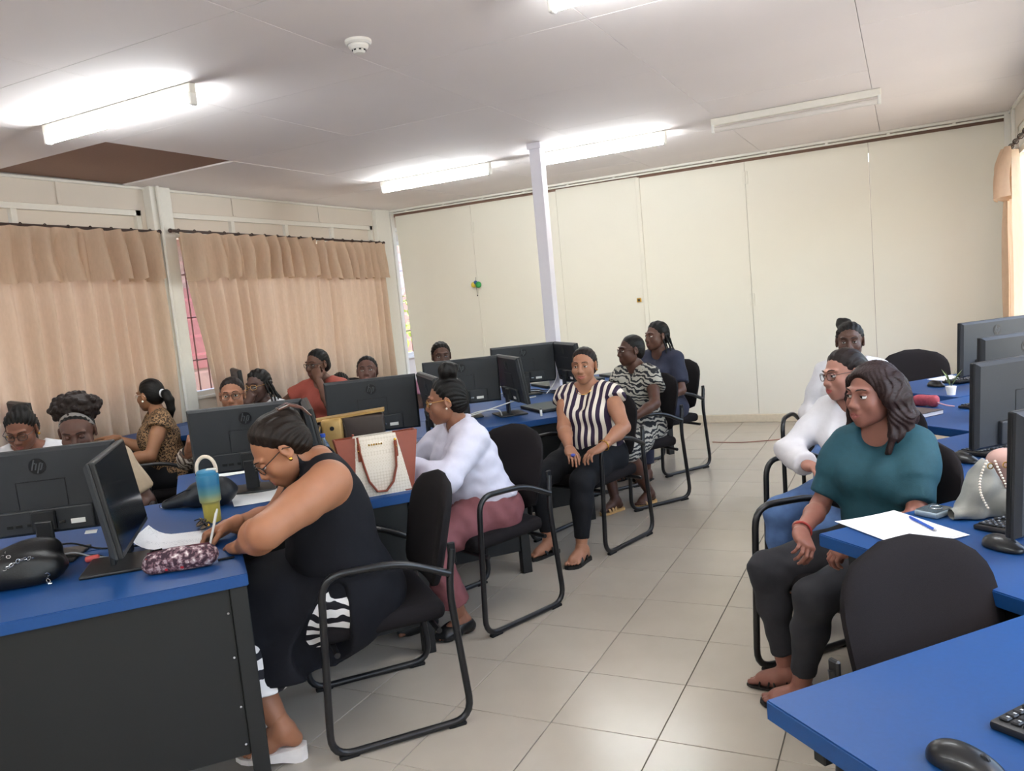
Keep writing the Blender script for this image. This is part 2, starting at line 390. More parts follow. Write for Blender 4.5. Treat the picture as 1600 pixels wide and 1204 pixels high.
# ------------------------------------------------------------------ curtains and rods
def curtain_fn(y0t, y1t, y0b, y1b, z0, z1, nf, amp, seed, x0, sgn=1):
    rnd = random.Random(seed); ph = [rnd.uniform(0, 6.28) for _ in range(6)]
    def f(u, t):  # t 0 top .. 1 bottom
        uu = u + .02*math.sin(7*u+ph[0])+.012*math.sin(17*u+ph[1])
        y = (y0t*(1-t)+y0b*t)*(1-u)+(y1t*(1-t)+y1b*t)*u
        a = amp*(.45+.55*min(1, t*3))*(1+.35*math.sin(5*u+ph[2]))
        s = math.sin(2*PI*nf*uu+ph[3]+.5*math.sin(3*t+ph[4]))
        s = math.copysign(abs(s)**.75, s)
        return (x0+sgn*(a*s+.012*math.sin(4*t+9*u+ph[5])), y, z1+(z0-z1)*t+.006*math.sin(2*PI*nf*u))
    return f
def curtain(label, y0t, y1t, y0b, y1b, z0, z1, zv, nf, seed, x0, sgn=1, yv=None):
    r = empty('curtain', (0, 0, 0), 0, label, 'curtain', 'beige curtains over the windows')
    MB().grid(int(nf*12), 30, curtain_fn(y0t, y1t, y0b, y1b, z0, z1, nf, .046, seed, x0, sgn)).build('drape', M_curt, r, True, 0, fix=False)
    ya, yb_ = yv or (y0t-.01, y1t+.01)
    def sc(u, t):
        p = curtain_fn(ya, yb_, ya-.01, yb_+.01, zv, z1+.03, nf*.9, .056, seed+5, x0+sgn*.055, sgn)(u, t)
        return (p[0]+sgn*.02*t, p[1], p[2]-(.022*abs(math.sin(PI*nf*.8*u)) if t > .9 else 0))
    MB().grid(int(nf*10), 14, sc).build('valance', M_curt, r, True, 0, fix=False)
    return r
CX = XL+.14
curtain('wide beige curtain with valance at the far left, behind the leopard-print blouse', 2.95, 4.98, 2.95, 4.95, .50, 2.365, 2.0, 13, 1, CX)
curtain('beige curtain right of the white wall post, its lower edge pulled aside', 5.23, 7.03, 5.39, 6.96, .55, 2.365, 1.99, 11, 2, CX, yv=(5.15, 7.04))
curtain('beige curtain hanging next to the far left corner of the room', 7.05, 8.32, 7.04, 8.36, .55, 2.335, 1.96, 9, 3, CX)
curtain('narrow beige curtain at the right edge, against the right wall', 7.75, 8.28, 7.72, 8.30, .55, 2.36, 2.0, 4, 4, XR-.07, -1)
M_rod = mat('dark_wood_rod', '#3a2720', .5, var=.15)
def rod(label, y0, z0, y1, z1, x, n):
    r = empty('curtain_rod', (x, y0, z0), 0, label, 'curtain rod')
    mb = MB().tube([(0, 0, 0), (0, y1-y0, z1-z0)], .013, 10); mb.ball((0, 0, 0), .02).ball((0, y1-y0, z1-z0), .02); mb.build('pole', M_rod, r, True)
    for k in range(n):
        t = (k+.5)/n; y = (y1-y0)*t
        pts = [(.019*math.cos(a), y, (z1-z0)*t+.019*math.sin(a)) for a in [2*PI*i/10 for i in range(10)]]
        MB().tube(pts, .004, 5, closed=True).build('ring', M_rod, r, True)
    for t in (.04, .96):
        sg = 1 if x > -2 else -1
        MB().box((sg*.04, (y1-y0)*t, (z1-z0)*t), (.08, .010, .010)).build('bracket', M_rod, r)
    return r
rod('dark curtain rod over the far left window, left of the white post', 2.75, 2.415, 5.0, 2.40, XL+.15, 12)
rod('long dark curtain rod sagging over the two curtains right of the white post', 5.12, 2.415, 8.34, 2.375, XL+.15, 18)
rod('dark curtain rod above the right-hand window', 4.2, 2.40, 8.30, 2.40, XR-.09, 14)

# ------------------------------------------------------------------ ceiling fittings
M_lit = mat('lit_fluorescent_tube', '#ffffff', .4, var=0, emit='#f2f8fa', estr=TUBE_POWER)
M_unlit = mat('unlit_tube_glass', '#d9d4cf', .25, var=0)
def tube_light(cx, cy, label, lit=True):
    r = empty('fluorescent_light', (cx, cy, ZC), math.radians(-.8), label, 'ceiling light', 'fluorescent battens on the ceiling' if lit else None)
    MB().rbox((0, 0, -.028), (1.22, .042, .055), .006).build('batten', M_trimw, r)
    MB().tube([(-.585, 0, -.088), (.585, 0, -.088)], .0205, 14).build('tube', M_lit if lit else M_unlit, r, True)
    for x in (-.596, .596): MB().rbox((x, 0, -.078), (.024, .045, .07), .008, 2).build('lampholder', M_white, r)
    return r
tube_light(-3.86, 3.17, 'lit fluorescent batten nearest the brown ceiling board')
tube_light(-3.96, 6.69, 'lit fluorescent batten left of the white column')
tube_light(-2.33, 6.70, 'lit fluorescent batten directly behind the top of the white column')
tube_light(-.72, 6.58, 'unlit fluorescent batten close to the back partition', False)
tube_light(-.66, 3.19, 'lit fluorescent batten cut off by the top edge of the photo')
for x, l in ((-3.86, 'on the window side'), (-2.33, 'in the middle of its row'), (-.7, 'near the right wall')):
    tube_light(x, -.35, 'added unseen fluorescent batten behind the camera, '+l)  # unseen row of battens, added for the light they give
sm = empty('smoke_detector', (-2.24, 3.22, ZC), 0, 'round white smoke detector on the ceiling', 'smoke detector')
MB().lathe([(.0, 0), (.062, 0), (.062, -.012), (.054, -.02), (.0, -.02)], 24).build('mounting_base', M_white, sm, True)
MB().lathe([(0, -.02), (.046, -.02), (.046, -.03), (.036, -.042), (.030, -.042), (.030, -.05), (.022, -.058), (0, -.058)], 24).build('sensor_head', M_white, sm, True)
for k in range(8):
    a = k*PI/4; MB().box((0, 0, 0), (.010, .004, .006), M=Matrix.Translation((.0305*math.cos(a), .0305*math.sin(a), -.046)) @ Matrix.Rotation(a+PI/2, 4, 'Z')).build('vent', M_plast2, sm)
# ------------------------------------------------------------------ diagonal layout: u runs along the desks, n is where the seated rows look
U = np.array([.670, .742]); N = np.array([.742, -.670])
PL = np.array([-1.94, 1.85]); PRt = np.array([-.27, 1.485]); PW = np.array([-4.90, 3.33]); STEP = 1.05; DZ = .745
def Lp(k, a, b): return PL+np.array([0, STEP*k])+a*U+b*N
def Rp(k, a, b): return PRt+np.array([0, STEP*k])+a*U+b*N
def Wp(k, a, b): return PW+np.array([0, STEP*k])+a*U+b*N
HU = math.atan2(U[1], U[0])                  # z rotation taking local +x to u
def ang(deg_dir): return deg_dir
def desk(P, a0, a1, b0, b1, label, xmin=None, xmax=None, panel=True, group=None, screws=False, inset=.035):
    """desk top over a0..a1 (along u), b0..b1 (along n); modesty panel under the b1 edge, end legs"""
    r = empty('computer_desk', (P[0], P[1], 0), 0, label, 'desk', group)
    g = .0015
    poly = [(a*U[0]+b*N[0], a*U[1]+b*N[1]) for a, b in ((a0+g, b0+g), (a1-g, b0+g), (a1-g, b1-g), (a0+g, b1-g))]
    def cl(poly):
        if xmin is not None: poly = clip_poly(poly, xmin-P[0], 0, -1, 0)
        if xmax is not None: poly = clip_poly(poly, xmax-P[0], 0, 1, 0)
        return poly
    poly = cl(poly)
    bm = bmesh.new(); area = sum(poly[i][0]*poly[(i+1) % len(poly)][1]-poly[(i+1) % len(poly)][0]*poly[i][1] for i in range(len(poly)))
    if area < 0: poly = poly[::-1]
    vs = [bm.verts.new((p[0], p[1], DZ-.04)) for p in poly]; f = bm.faces.new(vs)
    ex = bmesh.ops.extrude_face_region(bm, geom=[f])['geom']
    for v in ex:
        if isinstance(v, bmesh.types.BMVert): v.co.z = DZ
    bmesh.ops.recalc_face_normals(bm, faces=bm.faces[:])
    bmesh.ops.bevel(bm, geom=[e for e in bm.edges], offset=.003, segments=2, affect='EDGES')
    me = bpy.data.meshes.new('tabletop'); bm.to_mesh(me); bm.free(); link('tabletop', me, r, M_blue)
    MR = Matrix.Rotation(HU, 4, 'Z')
    def loc(a, b): return Vector((a*U[0]+b*N[0], a*U[1]+b*N[1], 0))
    def inside(a, b):
        x = P[0]+a*U[0]+b*N[0]
        return (xmin is None or x > xmin+.03) and (xmax is None or x < xmax-.03)
    def pbox(name, a, b, da, db, z0, z1):
        if not inside(a, b): return None
        M = Matrix.Translation(loc(a, b)) @ MR
        return MB().rbox((0, 0, (z0+z1)/2), (da, db, z1-z0), .003, 1, M=M).build(name, M_black, r)
    # n maps to local -y
    if panel:
        aa = [a1-.06, a1-.06-(a1-a0-.12)/2, a0+.06]
        for q in range(2):
            am, w_ = (aa[q]+aa[q+1])/2, abs(aa[q]-aa[q+1])-.004
            if inside(am-w_/2, b1) and inside(am+w_/2, b1): pbox('modesty_panel', am, b1-.035, w_, .018, .13, DZ-.042)
    for a, b in ((a1-.035, b1-.04), (a1-.035, b0+.06), (a0+inset, b1-.04), (a0+inset, b0+.06)): pbox('leg', a, b, .055, .055, 0, DZ-.0405)
    if inside((a0+a1)/2, b0+.06): pbox('rail', (a0+a1)/2, b0+.06, a1-a0-.14, .03, DZ-.12, DZ-.041)
    if screws:
        for z in (.62, .47, .30, .17):
            M = Matrix.Translation(loc(a1-.075, b1-.0255)) @ MR @ Matrix.Rotation(PI/2, 4, 'X')
            MB().lathe([(0, 0), (.005, 0), (.004, .003), (0, .003)], 10, M=Matrix.Translation((0, 0, z)) @ M).build('screw', M_silver, r, True)
    return r
AL = 1.8
LL = ['blue-topped desk nearest the camera where the woman in the black dress writes', 'blue-topped desk in the left row that carries the white and brown tote bag',
      'blue-topped desk in the left row beside the woman in the striped blouse', 'blue-topped desk in the left row beside the woman in the zebra-print top',
      'blue-topped desk in the left row behind the white column, beside the woman in navy', 'last blue-topped desk of the left row, near the back partition']
for k in range(6): desk(PL+np.array([0, STEP*k]), -AL, 0, -.70, 0, LL[k], group=None, screws=(k == 0))
RL = ['blue-topped desk in the bottom right corner with keyboard and mouse', 'blue-topped desk with the printed sheet, blue pen and grey bag', 'blue-topped desk in the right row under the large monitor back, third from the bottom edge',
      'blue-topped desk in the right row with the small red purse', 'blue-topped desk in the right row beside the empty chair at the back']
for k in range(5): desk(PRt+np.array([0, STEP*k]), 0, 1.75, 0, .70, RL[k], xmax=XR-.01, inset=.42)
WL = ['blue-topped wall desk beside the woman looking down at the far left', 'blue-topped wall desk the woman in leopard print reaches onto', 'blue-topped wall desk with papers in front of the white wall post', 'blue-topped wall desk under the second curtain', 'blue-topped wall desk near the far left corner']
for k in range(-1, 4): desk(PW+np.array([0, STEP*k]), -1.3, 0, -.70, 0, WL[k+1], xmin=XL+.22)

# ------------------------------------------------------------------ sled-base armchair
def make_chair():
    r = empty('armchair', (0, 0, 0))
    # local: faces +y, x right
    s = MB().rbox((0, .01, .425), (.47, .46, .07), .03, 3)
    o = s.build('seat', M_fab, r, True, 60)
    # backrest: rounded shield, slightly curved and reclined
    b = MB(); nx, nz = 17, 15; W, Hh, TH = .235, .41, .03
    def outline(u, v):
        z = v*Hh; w = W*(.90+.10*min(1, v*2.2))
        if v > .62: w *= (1-((v-.62)/.38)**2.6)**.42 if v < .999 else .0
        if v < .12: w *= (1-((.12-v)/.12)**2.5)**.45 if v > .001 else .55
        x = (2*u-1)*max(w, .05)
        return x, z
    def surf(sgn):
        def f(u, v):
            x, z = outline(u, v); e = (1-(2*u-1)**6)*(1-(2*abs(v-.5))**8)
            y = -.215-.10*z/Hh*1.0+.045*(x/W)**2*.8+sgn*TH*(.25+.75*e)
            return (x, y, .485+z)
        return f
    b.grid(nx, nz, surf(1)); b.grid(nx, nz, surf(-1)); nv = nx*nz
    rim = [(i, 0) for i in range(nx)]+[(nx-1, j) for j in range(1, nz)]+[(i, nz-1) for i in range(nx-2, -1, -1)]+[(0, j) for j in range(nz-2, 0, -1)]
    ids = [i*nz+j for i, j in rim]
    for q in range(len(ids)):
        a, c = ids[q], ids[(q+1) % len(ids)]; b.f.append([a, c, c+nv, a+nv]); b.mi.append(0)
    b.build('backrest', M_fab, r, True, 70)
    for sx in (-1, 1):
        x = sx*.285
        pts = [(sx*.262, -.255, .66), (sx*.272, -.235, .60), (x, -.20, .40), (x, -.262, .02), (x, .262, .02), (x, .235, .63), (x, -.05, .655), (sx*.272, -.235, .60)]
        P = [pts[0]]+fillet([pts[0], (sx*.275, -.225, .52), (x, -.262, .016), (x, .262, .016), (x, .225, .665), (x, -.06, .655), (sx*.28, -.232, .575)], .085, 7)[1:]
        MB().tube(P, .0135, 10).build('side_frame', M_tube, r, True, 60)
        for y in (-.2, .2): MB().rbox((x, y, .007), (.026, .07, .014), .004, 1).build('foot_pad', M_rub, r)
        MB().rbox((sx*.262, -.252, .645), (.014, .03, .08), .004, 1).build('back_bracket', M_tube, r)
    for y in (-.17, .2): MB().tube([(-.285, y, .375), (.285, y, .375)], .011, 8).build('cross_bar', M_tube, r, True)
    return r
CH0 = None
def chair(p, d, label, group='black fabric armchairs on sled frames'):
    global CH0
    if CH0 is None: CH0 = make_chair(); o = CH0
    else: o = copy_tree(CH0)
    o.location = (p[0], p[1], 0); o.rotation_euler = (0, 0, hd(d)); tag(o, label, 'chair', group); return o
chair((-1.89, 2.42), -U, 'black armchair nearest the camera, under the woman in the black dress')
chair((-1.96, 3.42), (-.36, -.93), 'black armchair behind the woman in the white shirt')
chair((-1.83, 4.60), (-.27, -.96), 'black armchair under the woman in the striped blouse')
chair((-1.83, 5.56), (-.60, -.80), 'black armchair under the woman in the zebra-print top')
chair((-1.90, 6.55), (-.55, -.83), 'black armchair under the woman in the navy top')
chair((.19, 1.84), N, 'empty black armchair pushed in at the desk in the bottom right corner')
chair((-.19, 3.07), -U, 'black armchair under the woman in the dark teal blouse')
chair((-.27, 3.93), (-.55, -.83), 'black armchair under the woman in white top and jeans')
chair((-.40, 5.24), (-.1, -1), 'black armchair under the woman in the white tee at the back right')
chair((.10, 6.35), (.25, -.97), 'empty black armchair at the back right, facing the desks')
chair((-4.83, 3.92), -U, 'black armchair under the woman in leopard print')

# ------------------------------------------------------------------ monitors
def make_monitor(lean=0):
    r = empty('monitor', (0, 0, 0)); head = []
    class HB(MB):
        def build(s, *a, **k): o = MB.build(s, *a, **k); head.append(o); return o
    MB_ = MB
    W, Hh, zb = .54, .325, .088
    zc = zb+Hh/2
    HB().rbox((0, .008, zc), (W, .016, Hh), .004, 2).build('bezel', M_plast, r)
    HB().box((0, .0166, zc+.004), (W-.014, .0012, Hh-.026)).build('screen', M_screen, r)
    mb = HB()
    w0, h0, w1, h1 = W/2-.001, Hh/2-.001, W/2-.012, Hh/2-.012
    vs = [(x*a, y, zc+z*b) for a, b, y in ((w0, h0, 0), (w0, h0, -.008), (w1, h1, -.022)) for x, z in ((-1, -1), (1, -1), (1, 1), (-1, 1))]
    fs = [(8, 9, 10, 11)]+[(i+4*q, (i+1) % 4+4*q, (i+1) % 4+4*q+4, i+4*q+4) for q in (0, 1) for i in range(4)]
    mb.add(vs, fs); mb.rbox((0, -.03, zc-.105), (.34, .022, .09), .006, 2); bk = mb.build('back_shell', M_plast2, r)
    # outline of the mounting cover, as a shallow groove of four thin strips
    for c, d in (((0, -.0222, zc+.045), (.17, .0012, .003)), ((-.085, -.0222, zc-.02), (.003, .0012, .133)), ((.085, -.0222, zc-.02), (.003, .0012, .133))): HB().box(c, d).build('cover_seam', M_logo, r)
    # round logo: disc and slanted strokes of two letters
    lz = zc+.100; lg = HB(); M = Matrix.Translation((0, -.0222, lz)) @ Matrix.Rotation(PI/2, 4, 'X')
    lg.lathe([(0, 0), (.0305, 0), (.0305, .0012), (0, .0012)], 36, M=M); lo = lg.build('logo', M_logo, r)
    st = HB(); sl = math.tan(math.radians(18)); t = .0046
    def stroke(*q):
        x0, z0, x1, z1 = [v*1.33 for v in q]
          # thin slanted bar in logo plane, seen from behind so x is mirrored
        d = Vector((x1-x0, z1-z0)).normalized(); nn = Vector((-d.y, d.x))*t/2
        pts = [Vector((x0, z0))+nn, Vector((x1, z1))+nn, Vector((x1, z1))-nn, Vector((x0, z0))-nn]
        st.prism([(-p.x, p.y) for p in pts][::-1], .0012, .0022, M=Matrix.Translation((0, -.0222, lz)) @ Matrix.Rotation(PI, 4, 'Z') @ Matrix.Rotation(PI/2, 4, 'X') @ Matrix.Scale(-1, 4, (0, 0, 1)))
    def hstrokes():
        stroke(-.0130-.008*sl, -.010, -.0130+.021*sl, .0195)      # h stem, up to the ring
        stroke(-.0085, .0085, -.0035, .0085)
        stroke(-.0030-.010*sl, -.010, -.0030+.008*sl, .0082)
        stroke(.0055-.021*sl, -.0195, .0055+.0085*sl, .0085)      # p stem, down to the ring
        stroke(.0080, .0085, .0125, .0085); stroke(.0062, -.0095, .0095, -.0095)
        stroke(.0125-.009*sl, -.0085, .0125+.008*sl, .0078)
    hstrokes(); st.build('letters', mat('grey_logo_letters', '#44474b', .4, var=0), lo)
    for x in (-.12, -.09, -.05, .06): HB().box((x, -.0425, zc-.115), (.022, .004, .011)).build('port', M_silver if x == .06 else M_rub, r)
    HB().box((.115, -.0425, zc-.118), (.05, .002, .018)).build('label_sticker', M_white, r)
    MB().rbox((0, -.052, .075), (.062, .018, .145), .006, 2).rbox((0, -.040, zc-.105), (.085, .03, .075), .005, 1).build('stand_neck', M_plast, r)
    MB().rbox((0, -.045, .006), (.23, .20, .012), .005, 2).build('stand_base', M_plast, r)
    Tm = Matrix.Translation((0, 0, zc-.05)) @ Matrix.Rotation(math.radians(lean), 4, 'X') @ Matrix.Translation((0, 0, -zc+.05))
    for o in head: o.data.transform(Tm)
    return r
MON0 = {}
def monitor(p, d, label, tilt=0, z=DZ, lean=3):
    """p = point under the panel, d = direction the screen faces"""
    if lean not in MON0: o = MON0[lean] = make_monitor(lean)
    else: o = copy_tree(MON0[lean])
    o.location = (p[0], p[1], z); o.rotation_euler = (0, 0, hd(d)+math.radians(tilt)); tag(o, label, 'monitor', 'black computer monitors'); return o
nl = ['monitor back with round logo at the far left of the nearest desk', 'monitor back behind the head of the woman in the black dress', 'monitor back with round logo behind the tote and the gold bag', 'monitor back half hidden by the hair bun of the white-shirt woman', 'monitor back in the middle, in front of the white column']
el = ['monitor seen nearly edge-on beside the curled paper, screen facing the woman in black', 'monitor seen edge-on right of the hair clip', 'monitor seen edge-on left of the woman in the white shirt', 'narrow edge-on monitor between the white-shirt and striped-blouse women', 'black monitor with a white cable, behind the striped-blouse woman']
oth = [(0, 0, 0), (.0, .03, 0), (-.03, .1, -4), (-.02, .12, 0), (.0, .05, 0)]
for k in range(5):
    monitor(Lp(k, -.655+oth[k][0], -.735+oth[k][1]), -N, nl[k], tilt=-12)
    monitor(Lp(k, -.37, -.40), U, el[k], tilt=-5, lean=8)
rl = [None, 'monitor cut by the right edge, standing beside the grey bag', 'large monitor back with round logo at the right edge', 'brownish monitor back between the two large ones on the right', 'monitor back with round logo farthest back on the right']
for k in range(1, 5): monitor(Rp(k, (.40, .40, .40, .44, .42)[k], (.55, .55, .53, .62, .60)[k]), -N, rl[k], tilt=-3)
wlb = {-1: 'monitor against the curtain behind the woman looking down at the far left', 1: 'thin monitor seen edge-on between the two seated women by the curtain'}
monitor((-5.50, 3.42), U, wlb[-1], tilt=22)
monitor(Wp(2, -.41, -.23), U, wlb[1], tilt=4)
# ------------------------------------------------------------------ people: smooth solids (signed distance on a grid, surface nets)
V3 = lambda *a: np.array(a, float)
def nrm(v): v = np.asarray(v, float); return v/(np.linalg.norm(v)+1e-12)
class Field:
    def __init__(s, lo, hi, h):
        s.h = h; s.lo = np.array(lo, float)-2*h; n = np.ceil((np.array(hi, float)+2*h-s.lo)/h).astype(int)+1
        s.n = n; s.v = np.full(n, .5, np.float32)
        s.gclip = []; s.ax = [(s.lo[i]+h*np.arange(n[i])).astype(np.float32) for i in range(3)]
    def sl(s, lo, hi):
        r = []
        for i in range(3):
            a = int(max(0, np.floor((lo[i]-s.lo[i])/s.h))); b = int(min(s.n[i], np.ceil((hi[i]-s.lo[i])/s.h)+1))
            if b <= a: return None
            r.append(slice(a, b))
        return tuple(r)
    def pts(s, r): return s.ax[0][r[0]][:, None, None], s.ax[1][r[1]][None, :, None], s.ax[2][r[2]][None, None, :]
    @staticmethod
    def d_cone(X, Y, Z, a, b, r1, r2):
        ab = b-a; L = float(ab@ab)+1e-12
        t = np.clip(((X-a[0])*ab[0]+(Y-a[1])*ab[1]+(Z-a[2])*ab[2])/L, 0, 1)
        return np.sqrt((X-a[0]-t*ab[0])**2+(Y-a[1]-t*ab[1])**2+(Z-a[2]-t*ab[2])**2)-(r1+(r2-r1)*t)
    @staticmethod
    def d_ell(X, Y, Z, c, r, R=None):
        x, y, z = X-c[0], Y-c[1], Z-c[2]
        if R is not None: x, y, z = [R[0, i]*x+R[1, i]*y+R[2, i]*z for i in range(3)]
        k0 = np.sqrt((x/r[0])**2+(y/r[1])**2+(z/r[2])**2)+1e-9; k1 = np.sqrt((x/r[0]**2)**2+(y/r[1]**2)**2+(z/r[2]**2)**2)+1e-9
        return k0*(k0-1)/k1
    def _put(s, lo, hi, fn, k, op, clips):
        m = k+2.5*s.h+.01; r = s.sl(lo-m, hi+m)
        if r is None: return
        X, Y, Z = s.pts(r); d = fn(X, Y, Z)
        for p, n in list(clips or [])+s.gclip: d = np.maximum(d, (X-p[0])*n[0]+(Y-p[1])*n[1]+(Z-p[2])*n[2])
        o = s.v[r]
        if op == 'add':
            if k > 0: h = np.maximum(k-np.abs(o-d), 0)/k; s.v[r] = np.minimum(o, d)-h*h*k*.25
            else: s.v[r] = np.minimum(o, d)
        else:
            if k > 0: d = -d; h = np.maximum(k-np.abs(o-d), 0)/k; s.v[r] = np.maximum(o, d)+h*h*k*.25
            else: s.v[r] = np.maximum(o, -d)
    def cone(s, a, b, r1, r2=None, k=.02, op='add', clips=None):
        a, b = np.asarray(a, float), np.asarray(b, float); r2 = r1 if r2 is None else r2; R = max(r1, r2)
        s._put(np.minimum(a, b)-R, np.maximum(a, b)+R, lambda X, Y, Z: s.d_cone(X, Y, Z, a, b, r1, r2), k, op, clips); return s
    def ell(s, c, r, k=.02, op='add', R=None, clips=None):
        c = np.asarray(c, float); r = np.asarray(r if np.ndim(r) else [r]*3, float); m = r.max() if R is not None else r
        s._put(c-m, c+m, lambda X, Y, Z: s.d_ell(X, Y, Z, c, r, R), k, op, clips); return s
    def plane(s, p, n):   # keep the side opposite n
        X, Y, Z = s.pts((slice(None),)*3); s.v = np.maximum(s.v, ((X-p[0])*n[0]+(Y-p[1])*n[1]+(Z-p[2])*n[2]).astype(np.float32)); return s
    def ripple(s, amp, freq, seed=0, nd=4):
        rnd = np.random.RandomState(seed); X, Y, Z = s.pts((slice(None),)*3); a = 0
        for _ in range(nd):
            d = nrm(rnd.randn(3)*np.array([.6, 1, 1.3]))*freq*rnd.uniform(.6, 1.5); a = a+np.sin(X*d[0]+Y*d[1]+Z*d[2]+rnd.uniform(0, 6)+1.3*np.sin(.6*(X*d[1]-Y*d[2]+Z*d[0])))
        s.v = s.v+(amp/nd**.5*a).astype(np.float32); return s
    def mesh(s):
        return surface_nets(s.v, s.lo, s.h)
def surface_nets(v, lo, h):
    ins = v < 0; nx, ny, nz = v.shape
    c = np.zeros((nx-1, ny-1, nz-1), np.int8)
    for i in (0, 1):
        for j in (0, 1):
            for k in (0, 1): c += ins[i:nx-1+i, j:ny-1+j, k:nz-1+k]
    act = (c > 0) & (c < 8); I, J, K = np.nonzero(act)
    if len(I) == 0: return np.zeros((0, 3)), np.zeros((0, 4), int)
    idx = np.full(act.shape, -1, np.int64); idx[I, J, K] = np.arange(len(I))
    S = np.zeros((len(I), 3)); C = np.zeros(len(I))
    cs = [(0, 0, 0), (1, 0, 0), (0, 1, 0), (1, 1, 0), (0, 0, 1), (1, 0, 1), (0, 1, 1), (1, 1, 1)]
    vals = [v[I+a, J+b, K+e].astype(float) for a, b, e in cs]
    for p, q in ((0, 1), (2, 3), (4, 5), (6, 7), (0, 2), (1, 3), (4, 6), (5, 7), (0, 4), (1, 5), (2, 6), (3, 7)):
        a, b = vals[p], vals[q]; m = (a < 0) != (b < 0)
        t = np.where(m, a/np.where(m, a-b, 1), 0); A, B = np.array(cs[p], float), np.array(cs[q], float)
        S += np.where(m[:, None], A+(B-A)*t[:, None], 0); C += m
    P = np.stack([I, J, K], 1)+S/C[:, None]; P = np.asarray(lo)+P*h
    F = []
    for ax in range(3):
        A = ins; sh = [slice(None)]*3; sh2 = [slice(None)]*3; sh[ax] = slice(0, -1); sh2[ax] = slice(1, None)
        e = A[tuple(sh)] != A[tuple(sh2)]; a = np.stack(np.nonzero(e), 1); o1, o2 = (ax+1) % 3, (ax+2) % 3
        ok = (a[:, o1] > 0) & (a[:, o2] > 0) & (a[:, o1] < v.shape[o1]-1) & (a[:, o2] < v.shape[o2]-1); a = a[ok]
        flip = ~A[a[:, 0], a[:, 1], a[:, 2]]
        def g(d1, d2):
            b = a.copy(); b[:, o1] -= d1; b[:, o2] -= d2; return idx[b[:, 0], b[:, 1], b[:, 2]]
        q = np.stack([g(1, 1), g(0, 1), g(0, 0), g(1, 0)], 1)
        q[flip] = q[flip][:, ::-1]; F.append(q)
    return P, np.concatenate(F)
class Acc:
    """numpy mesh accumulator with material slots"""
    def __init__(s): s.V = []; s.F = []; s.MI = []; s.n = 0
    def add(s, V, F, mi=0):
        V = np.asarray(V, float)
        s.V.append(V)
        if isinstance(F, np.ndarray) and F.ndim == 2: s.F += (F+s.n).tolist(); s.MI += (list(mi) if np.ndim(mi) else [mi]*len(F))
        else: s.F += [[i+s.n for i in f] for f in F]; s.MI += (list(mi) if np.ndim(mi) else [mi]*len(F))
        s.n += len(V); return s
    def mb(s, mb, T=None):
        V = np.array(mb.v)
        if T is not None: V = V @ T[0].T + T[1]
        return s.add(V, mb.f, mb.mi)
    def build(s, name, mats, parent=None, smooth=True):
        me = bpy.data.meshes.new(name); me.from_pydata(np.concatenate(s.V).tolist(), [], s.F); me.polygons.foreach_set('material_index', s.MI)
        if smooth: me.shade_smooth()
        return link(name, me, parent, mats)
def fbuild(f, name, m, parent, T=None):
    P, F = f.mesh()
    if len(P) == 0: return None
    if T is not None: P = P @ T[0].T + T[1]
    return Acc().add(P, F).build(name, m, parent)

# ---- head template (head space: x right, y face, z up; origin between the ears)
_HT = {}
def head_template(h, sm=0):
    key = (h, sm)
    if key in _HT: return _HT[key]
    f = Field((-.1, -.13, -.15), (.1, .14, .13), h)
    f.ell((0, -.016, .028), (.0735, .092, .083), 0)
    f.ell((0, .022, -.03), (.060, .066, .082), .03)
    f.ell((0, .050, -.075), (.036, .034, .034), .03)
    f.ell((0, .070, -.097), .016, .025)
    for s in (-1, 1):
        f.ell((s*.036, .060, -.030), (.026, .022, .024), .025)
        f.ell((s*.038, .016, -.060), (.020, .032, .026), .03)
        f.ell((s*.032, .1015, .003), (.019, .016, .012), .014, 'sub')
        f.cone((s*.010, .085, .026), (s*.046, .072, .027), .0075, .006, .016)
        f.cone((s*.012, .095, -.034), (s*.013, .098, -.033), .0085, .0085, .008)
    f.cone((0, .084, .016), (0, .1045, -.028), .0078, .0115, .014)
    f.ell((0, .086, -.064), (.025, .014, .019), .022)
    cw, cz = (.0285, .0055) if sm else (.0225, .0)
    for s in (-1, 1):
        f.cone((0, .0925, -.0580), (s*(cw-.004), .0855, -.0605+cz), .0070, .0040, .006)
        f.cone((0, .0925, -.0735), (s*(cw-.007), .0855, -.0690+cz*.8), .0088, .0050, .006)
        f.cone((0, .1005, -.0655), (s*cw, .0905, -.0645+cz), .0018, .0022, .003, 'sub')
        if sm: f.ell((s*.041, .064, -.028), (.021, .016, .017), .02)
    for s in (-1, 1):
        R = np.array(Matrix.Rotation(s*math.radians(-18), 3, 'Z') @ Matrix.Rotation(math.radians(-12), 3, 'X'))
        f.ell((s*.077, -.012, -.004), (.009, .019, .031), .006, R=R); f.ell((s*.086, -.008, -.001), (.006, .011, .019), .005, 'sub', R=R); f.ell((s*.077, -.002, -.028), (.007, .008, .009), .006)
    P, F = f.mesh(); cen = P[F].mean(1); mi = np.zeros(len(F), int)
    ax_ = np.abs(cen[:, 0]); mz = -.0655+cz*(ax_/cw)**1.5; tp = np.clip(1-ax_/cw, 0, 1)**.6
    lip = (cen[:, 1] > .084) & (ax_ < cw) & (cen[:, 2] < mz+.0118*tp) & (cen[:, 2] > mz-.0135*tp)
    mi[lip] = 1
    _HT[key] = (P, F, mi); return _HT[key]
